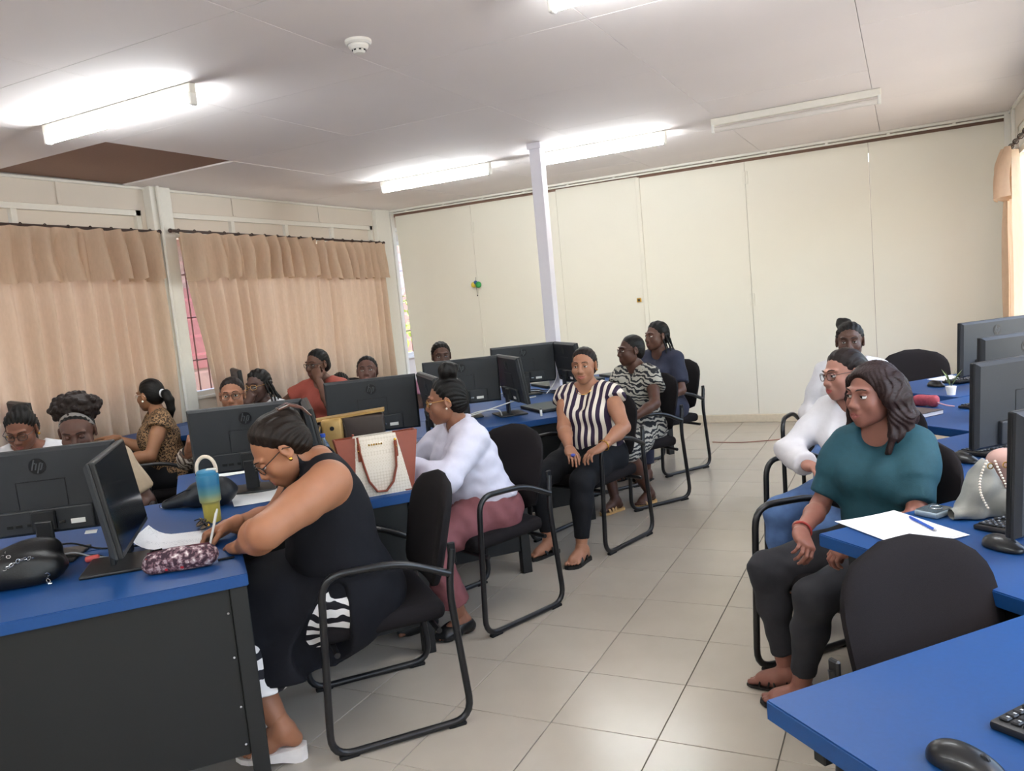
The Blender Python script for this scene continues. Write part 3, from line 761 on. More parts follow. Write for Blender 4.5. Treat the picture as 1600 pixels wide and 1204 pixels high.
def uvs(c, r, seg, rings, keep=None):
    """ball as arrays; keep(dir) -> bool per face"""
    V = []; F = []
    for i in range(rings+1):
        th = PI*i/rings
        for k in range(seg): a = 2*PI*k/seg; V.append((math.sin(th)*math.cos(a), math.sin(th)*math.sin(a), math.cos(th)))
    V = np.array(V)
    for i in range(rings):
        for k in range(seg): F.append((i*seg+k, (i+1)*seg+k, (i+1)*seg+(k+1) % seg, i*seg+(k+1) % seg))
    F = np.array(F); D = V[F].mean(1); D /= np.linalg.norm(D, axis=1)[:, None]
    return np.asarray(c)+V*r, F, D
def add_head(A, T, h, gaze=(0, 0), lid=.35, sc=(1, 1, 1), sm=0):
    """T = (R, t): head space -> person space. slots 0 skin 1 lips 2 white 3 iris 4 pupil 5 brow"""
    sc = np.array(sc)
    def put(V, F, mi): A.add((V*sc) @ T[0].T + T[1], F, mi)
    P, F, mi = head_template(h, sm); put(P, F, mi)
    gz = nrm((math.sin(gaze[0]), math.cos(gaze[0]), math.sin(gaze[1])))
    for s in (-1, 1):
        c = (s*.031, .0775, .005)
        V, F, D = uvs(c, .0119, 16, 12); dg = D @ gz; m = np.where(dg > .955, 4, np.where(dg > .84, 3, 2)); put(V, F, m)
        V, F, D = uvs(c, .0130, 18, 16)
        up = D[:, 2] > (.72-1.35*lid-.12*np.abs(D[:, 0])); lo_ = D[:, 2] < -.62
        k = (up | lo_); put(V, F[k], np.zeros(k.sum(), int))
        e = MB().tube([(s*.012, .0935, .027), (s*.022, .0935, .0315), (s*.036, .0865, .033), (s*.048, .075, .028)], [.0022, .003, .0028, .0012], 6, flat=.8); put(np.array(e.v), e.f, 5)
        l = MB().tube([(s*(.031+.0131*math.cos(a)*.95), .0775+.0131*math.sqrt(max(0, 1-(.95*math.cos(a))**2-(.72-1.35*lid-.12*abs(math.cos(a)))**2)), .005+.0131*(.72-1.35*lid-.12*abs(math.cos(a)))) for a in [PI*i/6 for i in range(7)]], .0014, 5); put(np.array(l.v), l.f, 5)
# ---- hand template (right hand): wrist at origin, fingers +y, palm faces -z, thumb on -x
_HN = {}
def hand_template(pose, h):
    key = (pose, h)
    if key in _HN: return _HN[key]
    f = Field((-.085, -.05, -.12), (.06, .20, .05), h)
    bx = [-.028, -.0095, .009, .0265]; ln = [.072, .080, .074, .058]; rd = [.0083, .0085, .0082, .0073]; by = [.088, .092, .088, .080]
    curl = {'flat': [(6, 8, 5)]*4, 'relax': [(18, 26, 18), (22, 30, 20), (26, 32, 22), (30, 34, 24)], 'fist': [(55, 75, 45)]*4, 'pen': [(42, 48, 22), (46, 56, 28), (54, 66, 36), (58, 68, 40)], 'grip': [(38, 50, 32)]*4}[pose]
    f.cone((0, -.035, 0), (0, .01, 0), .0255, .025, 0)
    for i in range(4): f.cone((bx[i]*.62, .012, 0), (bx[i], by[i], .001), .0155, .0108, .018)
    f.ell((0, .05, -.003), (.033, .045, .0125), .015); f.ell((.022, .04, -.008), (.013, .032, .012), .015)
    for i in range(4):
        p = np.array((bx[i], by[i], .001)); a = 0; sp = (bx[i])*1.6
        for j, fr in enumerate((.45, .31, .24)):
            a += math.radians(curl[i][j]); d = nrm((sp*(1 if pose == 'flat' else .35), math.cos(a), -math.sin(a))); q = p+d*ln[i]*fr*1.08
            f.cone(p, q, rd[i]*(1-.08*j), rd[i]*(.94-.10*j), .0035); p = q
    th = {'flat': ((-.022, .018, -.006), (-.047, .050, -.012), (-.060, .078, -.016), (-.064, .100, -.018)), 'relax': ((-.022, .018, -.008), (-.042, .052, -.022), (-.046, .080, -.032), (-.042, .100, -.042)),
          'fist': ((-.022, .018, -.008), (-.040, .052, -.026), (-.026, .078, -.042), (-.006, .088, -.046)), 'pen': ((-.022, .018, -.008), (-.044, .050, -.026), (-.040, .080, -.044), (-.030, .098, -.056)), 'grip': ((-.022, .018, -.008), (-.044, .046, -.030), (-.040, .070, -.052), (-.028, .088, -.066))}[pose]
    for j in range(3): f.cone(th[j], th[j+1], (.0150, .0108, .0092)[j], (.0108, .0092, .0076)[j], .012 if j == 0 else .004)
    _HN[key] = f.mesh(); return _HN[key]
# ---- foot template (right foot): ankle at origin, toes +y, sole at z=-.082, big toe on -x
_FT = {}
def foot_template(h):
    if h in _FT: return _FT[h]
    f = Field((-.06, -.09, -.10), (.06, .18, .07), h)
    f.cone((0, 0, .012), (0, -.004, -.01), .034, .036, 0); f.cone((0, -.02, -.03), (0, -.042, -.056), .034, .027, .02)
    f.cone((0, .0, -.03), (-.006, .085, -.055), .036, .029, .03); f.cone((-.010, .05, -.05), (-.012, .105, -.062), .032, .021, .02); f.cone((.016, .04, -.058), (.022, .092, -.065), .026, .017, .02)
    for i, (x, y, r, L) in enumerate(((-.026, .122, .0125, .035), (-.006, .124, .0092, .030), (.009, .118, .0085, .027), (.022, .108, .0082, .023), (.034, .096, .0082, .018))): f.cone((x*.95, y-.012, -.066), (x*1.05, y+L*.55, -.071), r, r*.9, .004)
    f.plane((0, 0, -.082), (0, 0, -1)); _FT[h] = f.mesh(); return _FT[h]
def basis(y, z):
    y = nrm(y); z = np.asarray(z, float); z = nrm(z-y*(z@y)); x = np.cross(y, z); return np.stack([x, y, z], 1)
def ik(a, b, l1, l2, hint):
    a, b = np.asarray(a, float), np.asarray(b, float); d = b-a; L = np.linalg.norm(d)
    if L > (l1+l2)*.995: b = a+d/L*(l1+l2)*.995; d = b-a; L = np.linalg.norm(d)
    x = (l1*l1-l2*l2+L*L)/(2*L); hgt = math.sqrt(max(0, l1*l1-x*x)); u = d/L
    hnt = np.asarray(hint, float); hnt = nrm(hnt-u*(hnt@u)); return a+u*x+hnt*hgt, b
def skin_mat(hexc):
    return mat('skin_'+hexc.strip('#'), hexc, .48, var=.05, nscale=25, bump=.08, bscale=350, spec=.35, sss=.08)

class Person: pass
def person(x, y, face, label, skin='#8a5a3c', seat=.455, S=.97, g=1.0, lean=5, bend=10, twist=0, side=0, head=(0, 0, 0), hands=None, feet=None, gaze=(0, 0), lid=.42, h=.011, hh=.0042,
           bust=1.0, headw=1.0, lips='#8c4a44', brow='#17110f', hipx=0, neckf=0, fat=None, shw=.150, sm=0, neckp=0, al=1.0):
    """builds the body mesh; returns the skeleton for clothes and hair. head=(yaw to the left, pitch down, roll) in degrees relative to the person's front"""
    p = Person(); p.S, p.g, p.h, p.hh = S, g, h, hh; p.bust = bust; p.fat = fat or .5+.5*g; p.shw = shw
    r = p.root = empty('person', (x, y, 0), hd(face), label, 'person')
    L = .45*S; hip = V3(0, 0, seat+.088*S)
    p.hip, p.L = hip, L
    a0, a1 = math.radians(lean), math.radians(lean+bend); tw = math.radians(twist); sd = math.radians(side)
    def spine(s):
        n = 12; q = V3(0, 0, 0)
        if s >= 0:
            for i in range(n):
                t = s*(i+.5)/n; a = a0+(a1-a0)*min(1, t/L); q = q+V3(math.sin(sd)*1.0, math.sin(a), math.cos(a))*s/n
        else: q = V3(0, s*math.sin(a0)*.3, s)
        return hip+q
    def frame(s):
        t = min(1, max(0, s/L)); a = a0+(a1-a0)*t; T = tw*t
        F = V3(0, math.cos(a), -math.sin(a)); Uq = V3(math.sin(sd), math.sin(a), math.cos(a)); Uq = nrm(Uq); R = nrm(np.cross(F, Uq)); F = np.cross(Uq, R)
        return math.cos(T)*R+math.sin(T)*F, math.cos(T)*F-math.sin(T)*R, Uq
    def TP(xx, yy, s):
        s = s*S; R, F, Uq = frame(s); return spine(s)+R*xx*S+F*yy*S
    p.TP, p.frame, p.spine = TP, frame, spine
    # head
    nb = TP(0, -.012+neckf, .455); R, F, Uq = frame(L)
    hy, hp, hr = [math.radians(v) for v in head]
    Rh = np.array(Matrix.Rotation(hy, 3, 'Z') @ Matrix.Rotation(-hp, 3, 'X') @ Matrix.Rotation(hr, 3, 'Y'))
    up = Rh[:, 2]; nd = nrm(Uq*.55+up*.6); nd = np.array(Matrix.Rotation(-math.radians(neckp), 3, 'X')) @ nd; hc = nb+nd*.088*S+up*.052*S+Rh[:, 1]*.022*S
    hs = S*1.0; p.Th = (Rh*hs, hc); p.Rh = Rh; p.hs = hs; p.headw = headw; p.nb = nb; p.hc = hc
    # arms
    p.sh = {}; p.el = {}; p.wr = {}
    hands = hands or {}
    for k, s in (('R', 1), ('L', -1)):
        J = TP(s*(shw+.008), -.005, .395); hd_ = hands.get(k) or dict(w=(s*.16, .30, seat+.19), d=(-s*.25, .9, -.2), n=(0, 0, -1), pose='relax')
        E, Wp_ = ik(J, V3(*hd_['w']), .275*S*al, .245*S, hd_.get('e', (s*.6, -.4, -.8)))
        p.sh[k], p.el[k], p.wr[k] = J, E, Wp_
    # legs
    p.hj, p.kn, p.an, p.ftd = {}, {}, {}, {}
    feet = feet or {}
    for k, s in (('R', 1), ('L', -1)):
        J = hip+V3(s*.088*S, .0, -.01); ft = feet.get(k) or dict(a=(s*.10, .42, .085))
        K, An = ik(J, V3(*ft['a']), .43*S, .40*S, ft.get('k', (s*.15, .8, .9)))
        p.hj[k], p.kn[k], p.an[k] = J, K, An; p.ftd[k] = nrm(ft.get('d', (s*.15, 1, 0)))
    f = Field(*bounds(p), h); torso(f, p, 0); arms(f, p, 0); legs(f, p, 0)
    A = Acc(); P, Fc = f.mesh(); A.add(P, Fc, 0)
    add_head(A, p.Th, hh, gaze, lid, (headw, 1, 1), sm)
    hr_ = .0035 if h < .012 else .0048
    for k, s in (('R', 1), ('L', -1)):
        hd_ = hands.get(k) or dict(d=(-s*.25, .9, -.2), n=(0, 0, -1), pose='relax')
        fd_ = nrm(nrm(hd_['d'])+.7*nrm(p.wr[k]-p.el[k])); B = basis(fd_, -np.array(hd_['n'], float)); Pn, Fn = hand_template(hd_.get('pose', 'relax'), hr_); Pn = Pn.copy()
        if s < 0: Pn[:, 0] *= -1; Fn = Fn[:, ::-1]
        A.add((Pn*S*.98) @ B.T + p.wr[k], Fn, 0); hd_['B'] = B
        p.__dict__.setdefault('hb', {})[k] = B
        Pn, Fn = foot_template(.0045 if h < .012 else .006); Pn = Pn.copy()
        if s < 0: Pn[:, 0] *= -1; Fn = Fn[:, ::-1]
        B = basis(p.ftd[k], (0, 0, 1)); A.add((Pn*S) @ B.T + p.an[k], Fn, 0)
    A.build('body', [skin_mat(skin), mat('lips_'+lips.strip('#'), lips, .4, var=.05), mat('eye_white', '#d8d2cc', .3, var=0), mat('brown_iris', '#2c1a10', .2, var=0), mat('pupil', '#080606', .15, var=0), mat('brow_'+brow.strip('#'), brow, .8)], r)
    return p
def bounds(p, m=.19):
    q = np.array([p.TP(0, 0, -.1), p.TP(0, 0, .5), p.hc]+[v for d in (p.sh, p.el, p.wr, p.hj, p.kn, p.an) for v in d.values()])
    lo, hi = q.min(0)-m*.9, q.max(0)+m*.9; lo[2] = max(lo[2], -.05); hi[2] = min(hi[2], p.hc[2]+.02); return lo, hi
def torso(f, p, o, k=.05, gl=1.0):
    T, g, S = p.TP, p.g, p.S
    gg = .55+.45*g
    C = [(-.03, .080*gg, .100*g, 0), (.13, .060*gg, .090*g, .012*(g-.6)), (.29, .066*gg, .088*(.4+.6*g), 0), (.385, .082, .068*(.6+.4*g), -.005)]
    for s in (-1, 1):
        for a, b in zip(C[:-1], C[1:]): f.cone(T(s*a[1], a[3], a[0]), T(s*b[1], b[3], b[0]), a[2]*S+o, b[2]*S+o, k)
        f.ell(T(s*.074, .075*(.5+.5*g)+.012, .285), .060*S*p_b(p)+o, .035 if o == 0 else .085)
        f.ell(T(s*.085, -.045, -.025), .108*S*g*gl+o, .05)
        f.cone(T(s*(p.shw-.01), -.012, .395), T(s*.035, -.022, .455), .050*S+o, .042*S+o, .04)
    f.ell(T(0, .045*g, .10), np.array([.115*g, .085*g, .12])*S+o, .06)
    f.cone(T(0, -.02, .40), p.hc+p.Rh[:, 2]*-.045*p.S+p.Rh[:, 1]*-.012, .058*S+o, .047*S+o*.5, .03)
def p_b(p): return getattr(p, 'bust', 1.0)
def arms(f, p, o, upto=2, k=.02, fl=(1, 1), ks='RL', clipf=None, fat=None):
    g = p.fat if fat is None else fat; S = p.S
    for q in ks:
        J, E, W = p.sh[q], p.el[q], p.wr[q]
        cl = None
        if upto < 1: end = J+(E-J)*upto; cl = [(end, nrm(E-J))]; f.cone(J, end+nrm(E-J)*.03, .054*S*g+o, (.054-.008*upto)*S*g*fl[0]+o, k, clips=cl); continue
        f.cone(J, J+(E-J)*.45, .054*S*g+o, .047*S*g+o, .03); f.cone(J+(E-J)*.45, E, .047*S*g+o, .038*S*g+o, .02)
        if upto > 1:
            u2 = min(1, upto-1); end = E+(W-E)*u2
            if upto < 2: cl = [(end, nrm(W-E))]; end = end+nrm(W-E)*.03
            f.cone(E, E+(W-E)*.3, .038*S*g+o, .040*S*g+o, k); f.cone(E+(W-E)*.3, end, .040*S*g+o, (.0255*S+o)*fl[1], k, clips=cl)
        else: pass
def legs(f, p, o, upto=2, k=.03, hem=None, knee=1.0, th=1.0):
    g, S = p.g, p.S; g2 = .6+.4*g
    for q in 'RL':
        J, K, An = p.hj[q], p.kn[q], p.an[q]; d = nrm(An-K)
        f.cone(J, J+(K-J)*.5, .098*S*g*th+o, .082*S*g2*th+o, .05); f.cone(J+(K-J)*.5, K, .082*S*g2*th+o, .058*S*g2*knee+o, .03)
        if upto > 1:
            end = K+(An-K)*(upto-1); cl = [(end, d)] if upto < 2 else None
            rr = hem if hem else .034*S+o
            f.cone(K, K+(An-K)*.35, .056*S*g2*knee+o, (.056*S*g2+o) if not hem else max(.056*S*g2+o, hem*.9), .03)
            f.cone(K+(An-K)*.35, end+(d*.03 if cl else 0), (.056*S*g2+o) if not hem else max(.056*S*g2+o, hem*.9), rr, .03, clips=cl)
# ---- clothes
def top(p, m, name='blouse', sleeve='short', neck='round', o=.010, hem=-.035, wr=(.002, 45), seed=1, nk=1.0, loose=0, h=None, puff=False, fl=(1.12, 1.25)):
    f = Field(*bounds(p), h or p.h); T, S = p.TP, p.S
    torso(f, p, o+loose*.4, .06)
    if loose: f.cone(T(0, .03, .06), T(0, .02, .28), .13*S*p.g+loose, .11*S*p.g+loose, .06)
    up = {'none': 0, 'cap': .22, 'short': .48, 'elbow': .8, 'three': 1.6, 'long': 1.97}[sleeve]
    if up: arms(f, p, o+.004, up, .025, fl)
    if puff:
        for q in 'RL':
            J, E = p.sh[q], p.el[q]; d = nrm(E-J)
            f.ell(J+d*.075+V3(0, 0, .012), .076*S, .03); f.cone(J+d*.10, J+d*.20, .070*S, .060*S, .03, clips=[(J+d*.215, d)])
    if not up:
        for q, s in (('R', 1), ('L', -1)):
            J, E = p.sh[q], p.el[q]; R, F, U_ = p.frame(p.L)
            f.cone(J+R*s*.050*S+U_*.0, J+(E-J)*.9+R*s*.03, .062*S*(.5+.5*p.g), .075*S, .012, 'sub')
    if wr: f.ripple(wr[0], wr[1], seed)
    f.plane(p.spine(hem*S)+V3(0, 0, 0), -nrm(p.frame(0)[2]+V3(0, 0, .6)))
    # neckline
    nb = T(0, .0, .455)
    f.cone(T(0, -.02, .44), T(0, -.03, .60), .066*S*nk, .12*S, .008, 'sub')
    if neck in ('v', 'collar', 'scoop'):
        dp = {'v': .315, 'collar': .33, 'scoop': .37}[neck]; f.cone(T(0, .10, .47), T(0, .150, dp), .052*S*nk, (.014 if neck != 'scoop' else .05)*S, .01, 'sub')
    else: f.ell(T(0, .06, .455), .058*S*nk, .008, 'sub')
    return fbuild(f, name, m, p.root)
def trousers(p, m, name='trousers', o=.009, upto=1.86, hem=None, wr=(.002, 50), seed=2, waist=.12, knee=1.08):
    f = Field(*bounds(p), p.h); f.gclip = [(p.TP(0, 0, waist), p.frame(waist)[2])]; torso(f, p, o, .06); f.gclip = []; legs(f, p, o, upto, .04, hem, knee)
    if wr: f.ripple(wr[0], wr[1], seed)
    return fbuild(f, name, m, p.root)
def skirt(p, m, name='skirt', hemz=.30, o=.012, waist=.12, flare=.05, seed=3, wr=(.003, 40), drop=True):
    f = Field(*bounds(p, .24), p.h); f.gclip = [(p.TP(0, 0, waist), p.frame(waist)[2])]; torso(f, p, o, .06); f.gclip = []; legs(f, p, o+.006, 1, .09)
    a, b = p.kn['R'], p.kn['L']; c = (a+b)/2; hj = (p.hj['R']+p.hj['L'])/2
    f.cone(hj, c+V3(0, -.02, -.01), .10*p.S*p.g, .075*p.S*p.g, .08)
    if drop:
        for q in 'RL':
            K, An = p.kn[q], p.an[q]; f.cone(K+V3(0, 0, -.01), K+(An-K)*.95, .075*p.S*p.g+o, .085*p.S+flare, .08)
        m2 = (p.an['R']+p.an['L'])/2; f.cone(c, c+(m2-c)*.9, .08*p.S, .10*p.S+flare*.8, .08)
        f.cone(hj+V3(0, .03, -.04), c+(m2-c)*.6+V3(0, -.13, 0), .10*p.S*p.g, .10, .10)
    if wr: f.ripple(wr[0], wr[1], seed)
    f.plane((0, 0, hemz), (0, 0, -1)); return fbuild(f, name, m, p.root)
# ---- hair (head space)
def hair_mat(name, col, tip=None):
    if name in _M: return _M[name]
    m = mat(name, col, .5, var=0, spec=.2); t = m.node_tree; b = t.nodes['Principled BSDF']; tc = t.nodes['Texture Coordinate']
    n = t.nodes.new('ShaderNodeTexNoise'); n.inputs['Scale'].default_value = 1; n.inputs['Detail'].default_value = 3; t.links.new(mapping(t, tc.outputs['Object'], (420, 45, 90)), n.inputs['Vector'])
    bp = t.nodes.new('ShaderNodeBump'); bp.inputs['Strength'].default_value = .6; bp.inputs['Distance'].default_value = .003; t.links.new(n.outputs[0], bp.inputs['Height']); t.links.new(bp.outputs[0], b.inputs['Normal'])
    c = lin(col); mx = t.nodes.new('ShaderNodeMix'); mx.data_type = 'RGBA'; mx.inputs[6].default_value = tuple(x*.5 for x in c[:3])+(1,); mx.inputs[7].default_value = tuple(x*1.7 for x in c[:3])+(1,); t.links.new(n.outputs[0], mx.inputs[0]); t.links.new(mx.outputs[2], b.inputs['Base Color'])
    return m
def hair(p, m, style='cap', thick=.010, h=None, seed=0, strands=26, amp=.0014, length=0, hl=.014, extra=None, name='hair', ears=True, brk=None):
    h = h or max(.0042, p.hh); f = Field((-.17, -.24, -.36 if length else -.2), (.17, .13, .24), h)
    t = thick
    f.ell((0, -.018, .030), (.0735*p.headw+t, .091+t, .083+t), 0)
    f.ell((0, -.050, -.025), (.058*p.headw+t, .050+t, .06), .04)
    X, Y, Z = f.pts((slice(None),)*3); phi = np.arctan2(X, Z-.0+.02); f.v = f.v+(amp*np.sin(phi*strands+3*np.sin(Y*25+seed))).astype(np.float32)
    # hairline: plane in front, ears free, nape
    d = .874*Y-.485*Z-hl+1.1*X*X
    f.v = f.v+(t*.9*np.clip(1+d/.032, 0, 1)).astype(np.float32)
    f.v = np.maximum(f.v, d.astype(np.float32)); f.v = np.maximum(f.v, (-.080-Z+0*X+0*Y).astype(np.float32))
    if ears:
        for s in (-1, 1): f.ell((s*.088, .0, -.012), (.024, .030, .036), .006, 'sub')
    if extra: extra(f)
    if brk: f.ripple(brk[0], brk[1], seed, 5)
    return fbuild(f, name, m, p.root, (p.Rh*p.hs, p.hc))
def H2(p, q): return p.hc+p.Rh @ (np.array(q, float)*p.hs)
def head_mb(p, mb, name, m, smooth=True):
    """mb given in head space"""
    V = np.array(mb.v)*p.hs*np.array([p.headw, 1, 1]); mb.v = [tuple(v) for v in (V @ p.Rh.T + p.hc)]
    return mb.build(name, m, p.root, smooth, 40)
def glasses(p, m, lens=True, r=(.023, .018), name='glasses'):
    mb = MB()
    for s in (-1, 1):
        pts = []
        for i in range(20):
            a = 2*PI*i/20; c, sn = math.cos(a), math.sin(a); e = .72
            pts.append((s*.033+r[0]*math.copysign(abs(c)**e, c), .1015-.012*(abs(s*.033+r[0]*c)/.055)**2, .002+r[1]*math.copysign(abs(sn)**e, sn)))
        mb.tube(pts, .0017, 6, closed=True)
        mb.tube([(s*.056, .090, .008), (s*.076, .070, .010), (s*.082, -.010, .010), (s*.081, -.028, -.006)], .0017, 6)
    mb.tube([(-.011, .103, .006), (0, .106, .009), (.011, .103, .006)], .0016, 6)
    o = head_mb(p, mb, name, m)
    if lens:
        for s in (-1, 1):
            l = MB(); pts = []
            for i in range(20):
                a = 2*PI*i/20; c, sn = math.cos(a), math.sin(a); e = .72
                pts.append((s*.033+(r[0]-.001)*math.copysign(abs(c)**e, c), .1012-.012*(abs(s*.033+r[0]*c)/.055)**2, .002+(r[1]-.001)*math.copysign(abs(sn)**e, sn)))
            l.add(pts, [tuple(range(20))]); V = np.array(l.v)*p.hs*np.array([p.headw, 1, 1]); l.v = [tuple(v) for v in (V @ p.Rh.T + p.hc)]
            l.build('lens', M_glass, o, fix=False)
    return o
def earrings(p, m, drop=.0, r=.0055, sides=(-1, 1)):
    for s in sides:
        mb = MB().ball((s*.0845, .000, -.034-drop), r, 10, 7)
        if drop: mb.tube([(s*.083, .0, -.03), (s*.0845, .0, -.034-drop)], .0012, 5)
        head_mb(p, mb, 'earring', m)
def band(p, k, t, r, w, m, name):
    """ring around a forearm at fraction t (elbow..wrist)"""
    E, W = p.el[k], p.wr[k]; d = nrm(W-E); c = E+(W-E)*t; a = nrm(np.cross(d, (0, 0, 1))); b = np.cross(d, a)
    MB().tube([c+r*(a*math.cos(q)+b*math.sin(q)) for q in [2*PI*i/18 for i in range(18)]], w, 6, closed=True).build(name, m, p.root, True)
def ftp(p, k, pts):
    """foot-space points -> person space"""
    B = basis(p.ftd[k], (0, 0, 1)); s = 1 if k == 'R' else -1
    return [p.an[k]+B @ (np.array((q[0]*s, q[1], q[2]))*p.S) for q in pts]
SOLE = [(-.030, -.06), (-.016, -.078), (.012, -.078), (.030, -.06), (.034, .0), (.046, .08), (.044, .11), (.028, .135), (-.002, .155), (-.030, .155), (-.044, .135), (-.046, .09), (-.034, .02)]
def sandal(p, k, m, mstrap, kind='cross', thick=.014, heel=0, name='sandal'):
    r = empty(name, parent=p.root)
    mb = MB(); z1 = -.080; n = len(SOLE)
    top_ = ftp(p, k, [(q[0], q[1], z1) for q in SOLE]); bot = ftp(p, k, [(q[0]*.98, q[1], z1-thick-heel*max(0, (.06-q[1])/.14)) for q in SOLE])
    vs = [tuple(v) for v in top_+bot]; mb.add(vs, [tuple(range(n)), tuple(range(n, 2*n))[::-1]]+[(i, (i+1) % n, n+(i+1) % n, n+i) for i in range(n)]); mb.build('sole', m, r)
    def strap(y0, y1, hgt, w, fl=.35):
        pts = []
        for i in range(11):
            a = PI*i/10; x = -.045*math.cos(a) if y0 > .03 else -.040*math.cos(a); pts.append((x-.002, y0+(y1-y0)*i/10, -.078+hgt*math.sin(a)))
        MB().tube(ftp(p, k, pts), w, 6, flat=fl).build('strap', mstrap, r, True)
    if kind == 'cross': strap(.055, .055, .046, .014); strap(.10, .10, .030, .012)
    elif kind == 'bands':
        for y, hh_ in ((.03, .058), (.06, .047), (.09, .034)): strap(y, y, hh_, .011)
    elif kind == 'thin':
        for y, y2, hh_ in ((.035, .075, .052), (.10, .09, .026), (.065, .03, .05)): strap(y, y2, hh_, .0042, .8)
        strap(-.01, -.01, .10, .004, .8)
    elif kind == 'thong': strap(.05, .07, .044, .013); strap(.0, .0, .075, .008)
    elif kind == 'wide': strap(.075, .085, .040, .034, .25)
    return r
def shoe(p, k, m, name='flat_shoe'):
    f = Field((-.075, -.11, -.12), (.075, .2, .05), .006); o = .006
    f.cone((0, -.02, -.03), (0, -.042, -.056), .034+o, .028+o, 0); f.cone((0, .0, -.035), (-.006, .085, -.056), .036+o, .029+o, .03); f.cone((-.010, .05, -.052), (-.010, .125, -.064), .034+o, .020+o, .02); f.cone((.016, .04, -.058), (.020, .10, -.066), .026+o, .019+o, .02)
    f.ell((0, .012, -.012), (.034, .075, .040), .006, 'sub'); f.plane((0, 0, -.090), (0, 0, -1)); f.plane((0, 0, -.015), (0, 0, 1))
    P, F = f.mesh(); s = 1 if k == 'R' else -1; P = P.copy()
    if s < 0: P[:, 0] *= -1; F = F[:, ::-1]
    B = basis(p.ftd[k], (0, 0, 1)); return Acc().add((P*p.S) @ B.T + p.an[k], F).build(name, m, p.root)
# ------------------------------------------------------------------ the seventeen people
def toloc(pos, face, P):
    a = -hd(face); dx, dy = P[0]-pos[0], P[1]-pos[1]
    return (dx*math.cos(a)-dy*math.sin(a), dx*math.sin(a)+dy*math.cos(a), P[2])
def tov(face, D):
    a = -hd(face); return (D[0]*math.cos(a)-D[1]*math.sin(a), D[0]*math.sin(a)+D[1]*math.cos(a), D[2])
class At:
    """world points and directions turned into one person's own space"""
    def __init__(s, pos, face): s.pos, s.face = pos, nrm(face)
    def p(s, *P): return toloc(s.pos, s.face, P)
    def v(s, *D): return tov(s.face, D)
def stripes(t, vec):
    x = mapping(t, vec, (1, 1, 1)); n = t.nodes.new('ShaderNodeTexWave'); n.wave_type = 'BANDS'; n.bands_direction = 'X'; n.inputs['Scale'].default_value = 7.6; n.inputs['Distortion'].default_value = .9; n.inputs['Detail'].default_value = 1; n.inputs['Detail Scale'].default_value = .6
    t.links.new(x, n.inputs['Vector']); return ramp(t, n.outputs['Fac'], [(0, '#2c1c33'), (.56, '#d9cdbd')])
def zebra(sc, dist, rot, light='#b9b3a6', dark='#17161a', cut=.45):
    def f(t, vec):
        n = t.nodes.new('ShaderNodeTexWave'); n.wave_type = 'BANDS'; n.bands_direction = 'Z'; n.inputs['Scale'].default_value = sc; n.inputs['Distortion'].default_value = dist; n.inputs['Detail'].default_value = 2; n.inputs['Detail Scale'].default_value = 1.3
        t.links.new(mapping(t, vec, (1, 1, 1), rot), n.inputs['Vector']); return ramp(t, n.outputs['Fac'], [(0, dark), (cut, light)])
    return f
def leopard(t, vec):
    n = t.nodes.new('ShaderNodeTexVoronoi'); n.inputs['Scale'].default_value = 88; n.inputs['Randomness'].default_value = .9
    nz = t.nodes.new('ShaderNodeTexNoise'); nz.inputs['Scale'].default_value = 60; mx = t.nodes.new('ShaderNodeMix'); mx.data_type = 'RGBA'; mx.inputs[0].default_value = .03
    t.links.new(vec, nz.inputs['Vector']); t.links.new(vec, mx.inputs[6]); t.links.new(nz.outputs['Color'], mx.inputs[7]); t.links.new(mx.outputs[2], n.inputs['Vector'])
    return ramp(t, n.outputs['Distance'], [(0, '#6e4f36'), (.20, '#1b1310'), (.50, '#957453')])
M_stripe = ramp_mat('striped_crepe', stripes, .75, .15)
M_zeb = ramp_mat('zebra_print_cloth', zebra(11, 9, (0, .25, 0), '#a39e93', '#202024', .48), .8, .15)
M_zeb2 = ramp_mat('black_white_print', zebra(7, 5, (0, .5, 0), '#e4e0dd', '#14131a', .42), .7, .1)
M_leo = ramp_mat('leopard_print_cloth', leopard, .75, .15)
M_prt = ramp_mat('grey_brown_print', zebra(11, 9, (0, 1, 0), '#b5a89a', '#4c3d36', .5), .8, .1)
M_shirt = mat('white_lavender_shirt', '#c6c3d1', .7, var=.03, nscale=60, bump=.1, bscale=300)
M_tee = mat('white_cotton', '#cfcdd0', .8, var=.03, nscale=60, bump=.1, bscale=300)
M_pink = mat('dusty_rose_trousers', '#7b484b', .75, var=.06, nscale=40, bump=.15, bscale=300)
M_blackc = mat('black_jersey', '#141419', .85, var=.12, nscale=50, bump=.2, bscale=300, spec=.2)
M_blackp = mat('black_leggings', '#17171a', .8, var=.1, nscale=80, spec=.2)
M_navy = mat('navy_cotton', '#232638', .8, var=.08, nscale=60, bump=.1)
M_teal = mat('dark_teal_knit', '#174450', .75, var=.08, nscale=60, bump=.25, bscale=400)
M_jean = mat('blue_denim', '#4d6a98', .8, var=.14, nscale=30, bump=.2, bscale=500)
M_dkjean = mat('charcoal_denim', '#26262b', .85, var=.22, nscale=14, bump=.2, bscale=500)
M_or = mat('coral_cotton', '#9c4c40', .8, var=.06, nscale=60, bump=.1)
M_yel = mat('pale_yellow_skirt', '#c9ab74', .8, var=.05)
M_hair = hair_mat('black_hair', '#0e0b0a'); M_hairb = hair_mat('dark_brown_hair', '#1b1210'); M_hairr = hair_mat('reddish_brown_hair', '#241615'); M_hairh = hair_mat('highlighted_hair', '#1d140f')
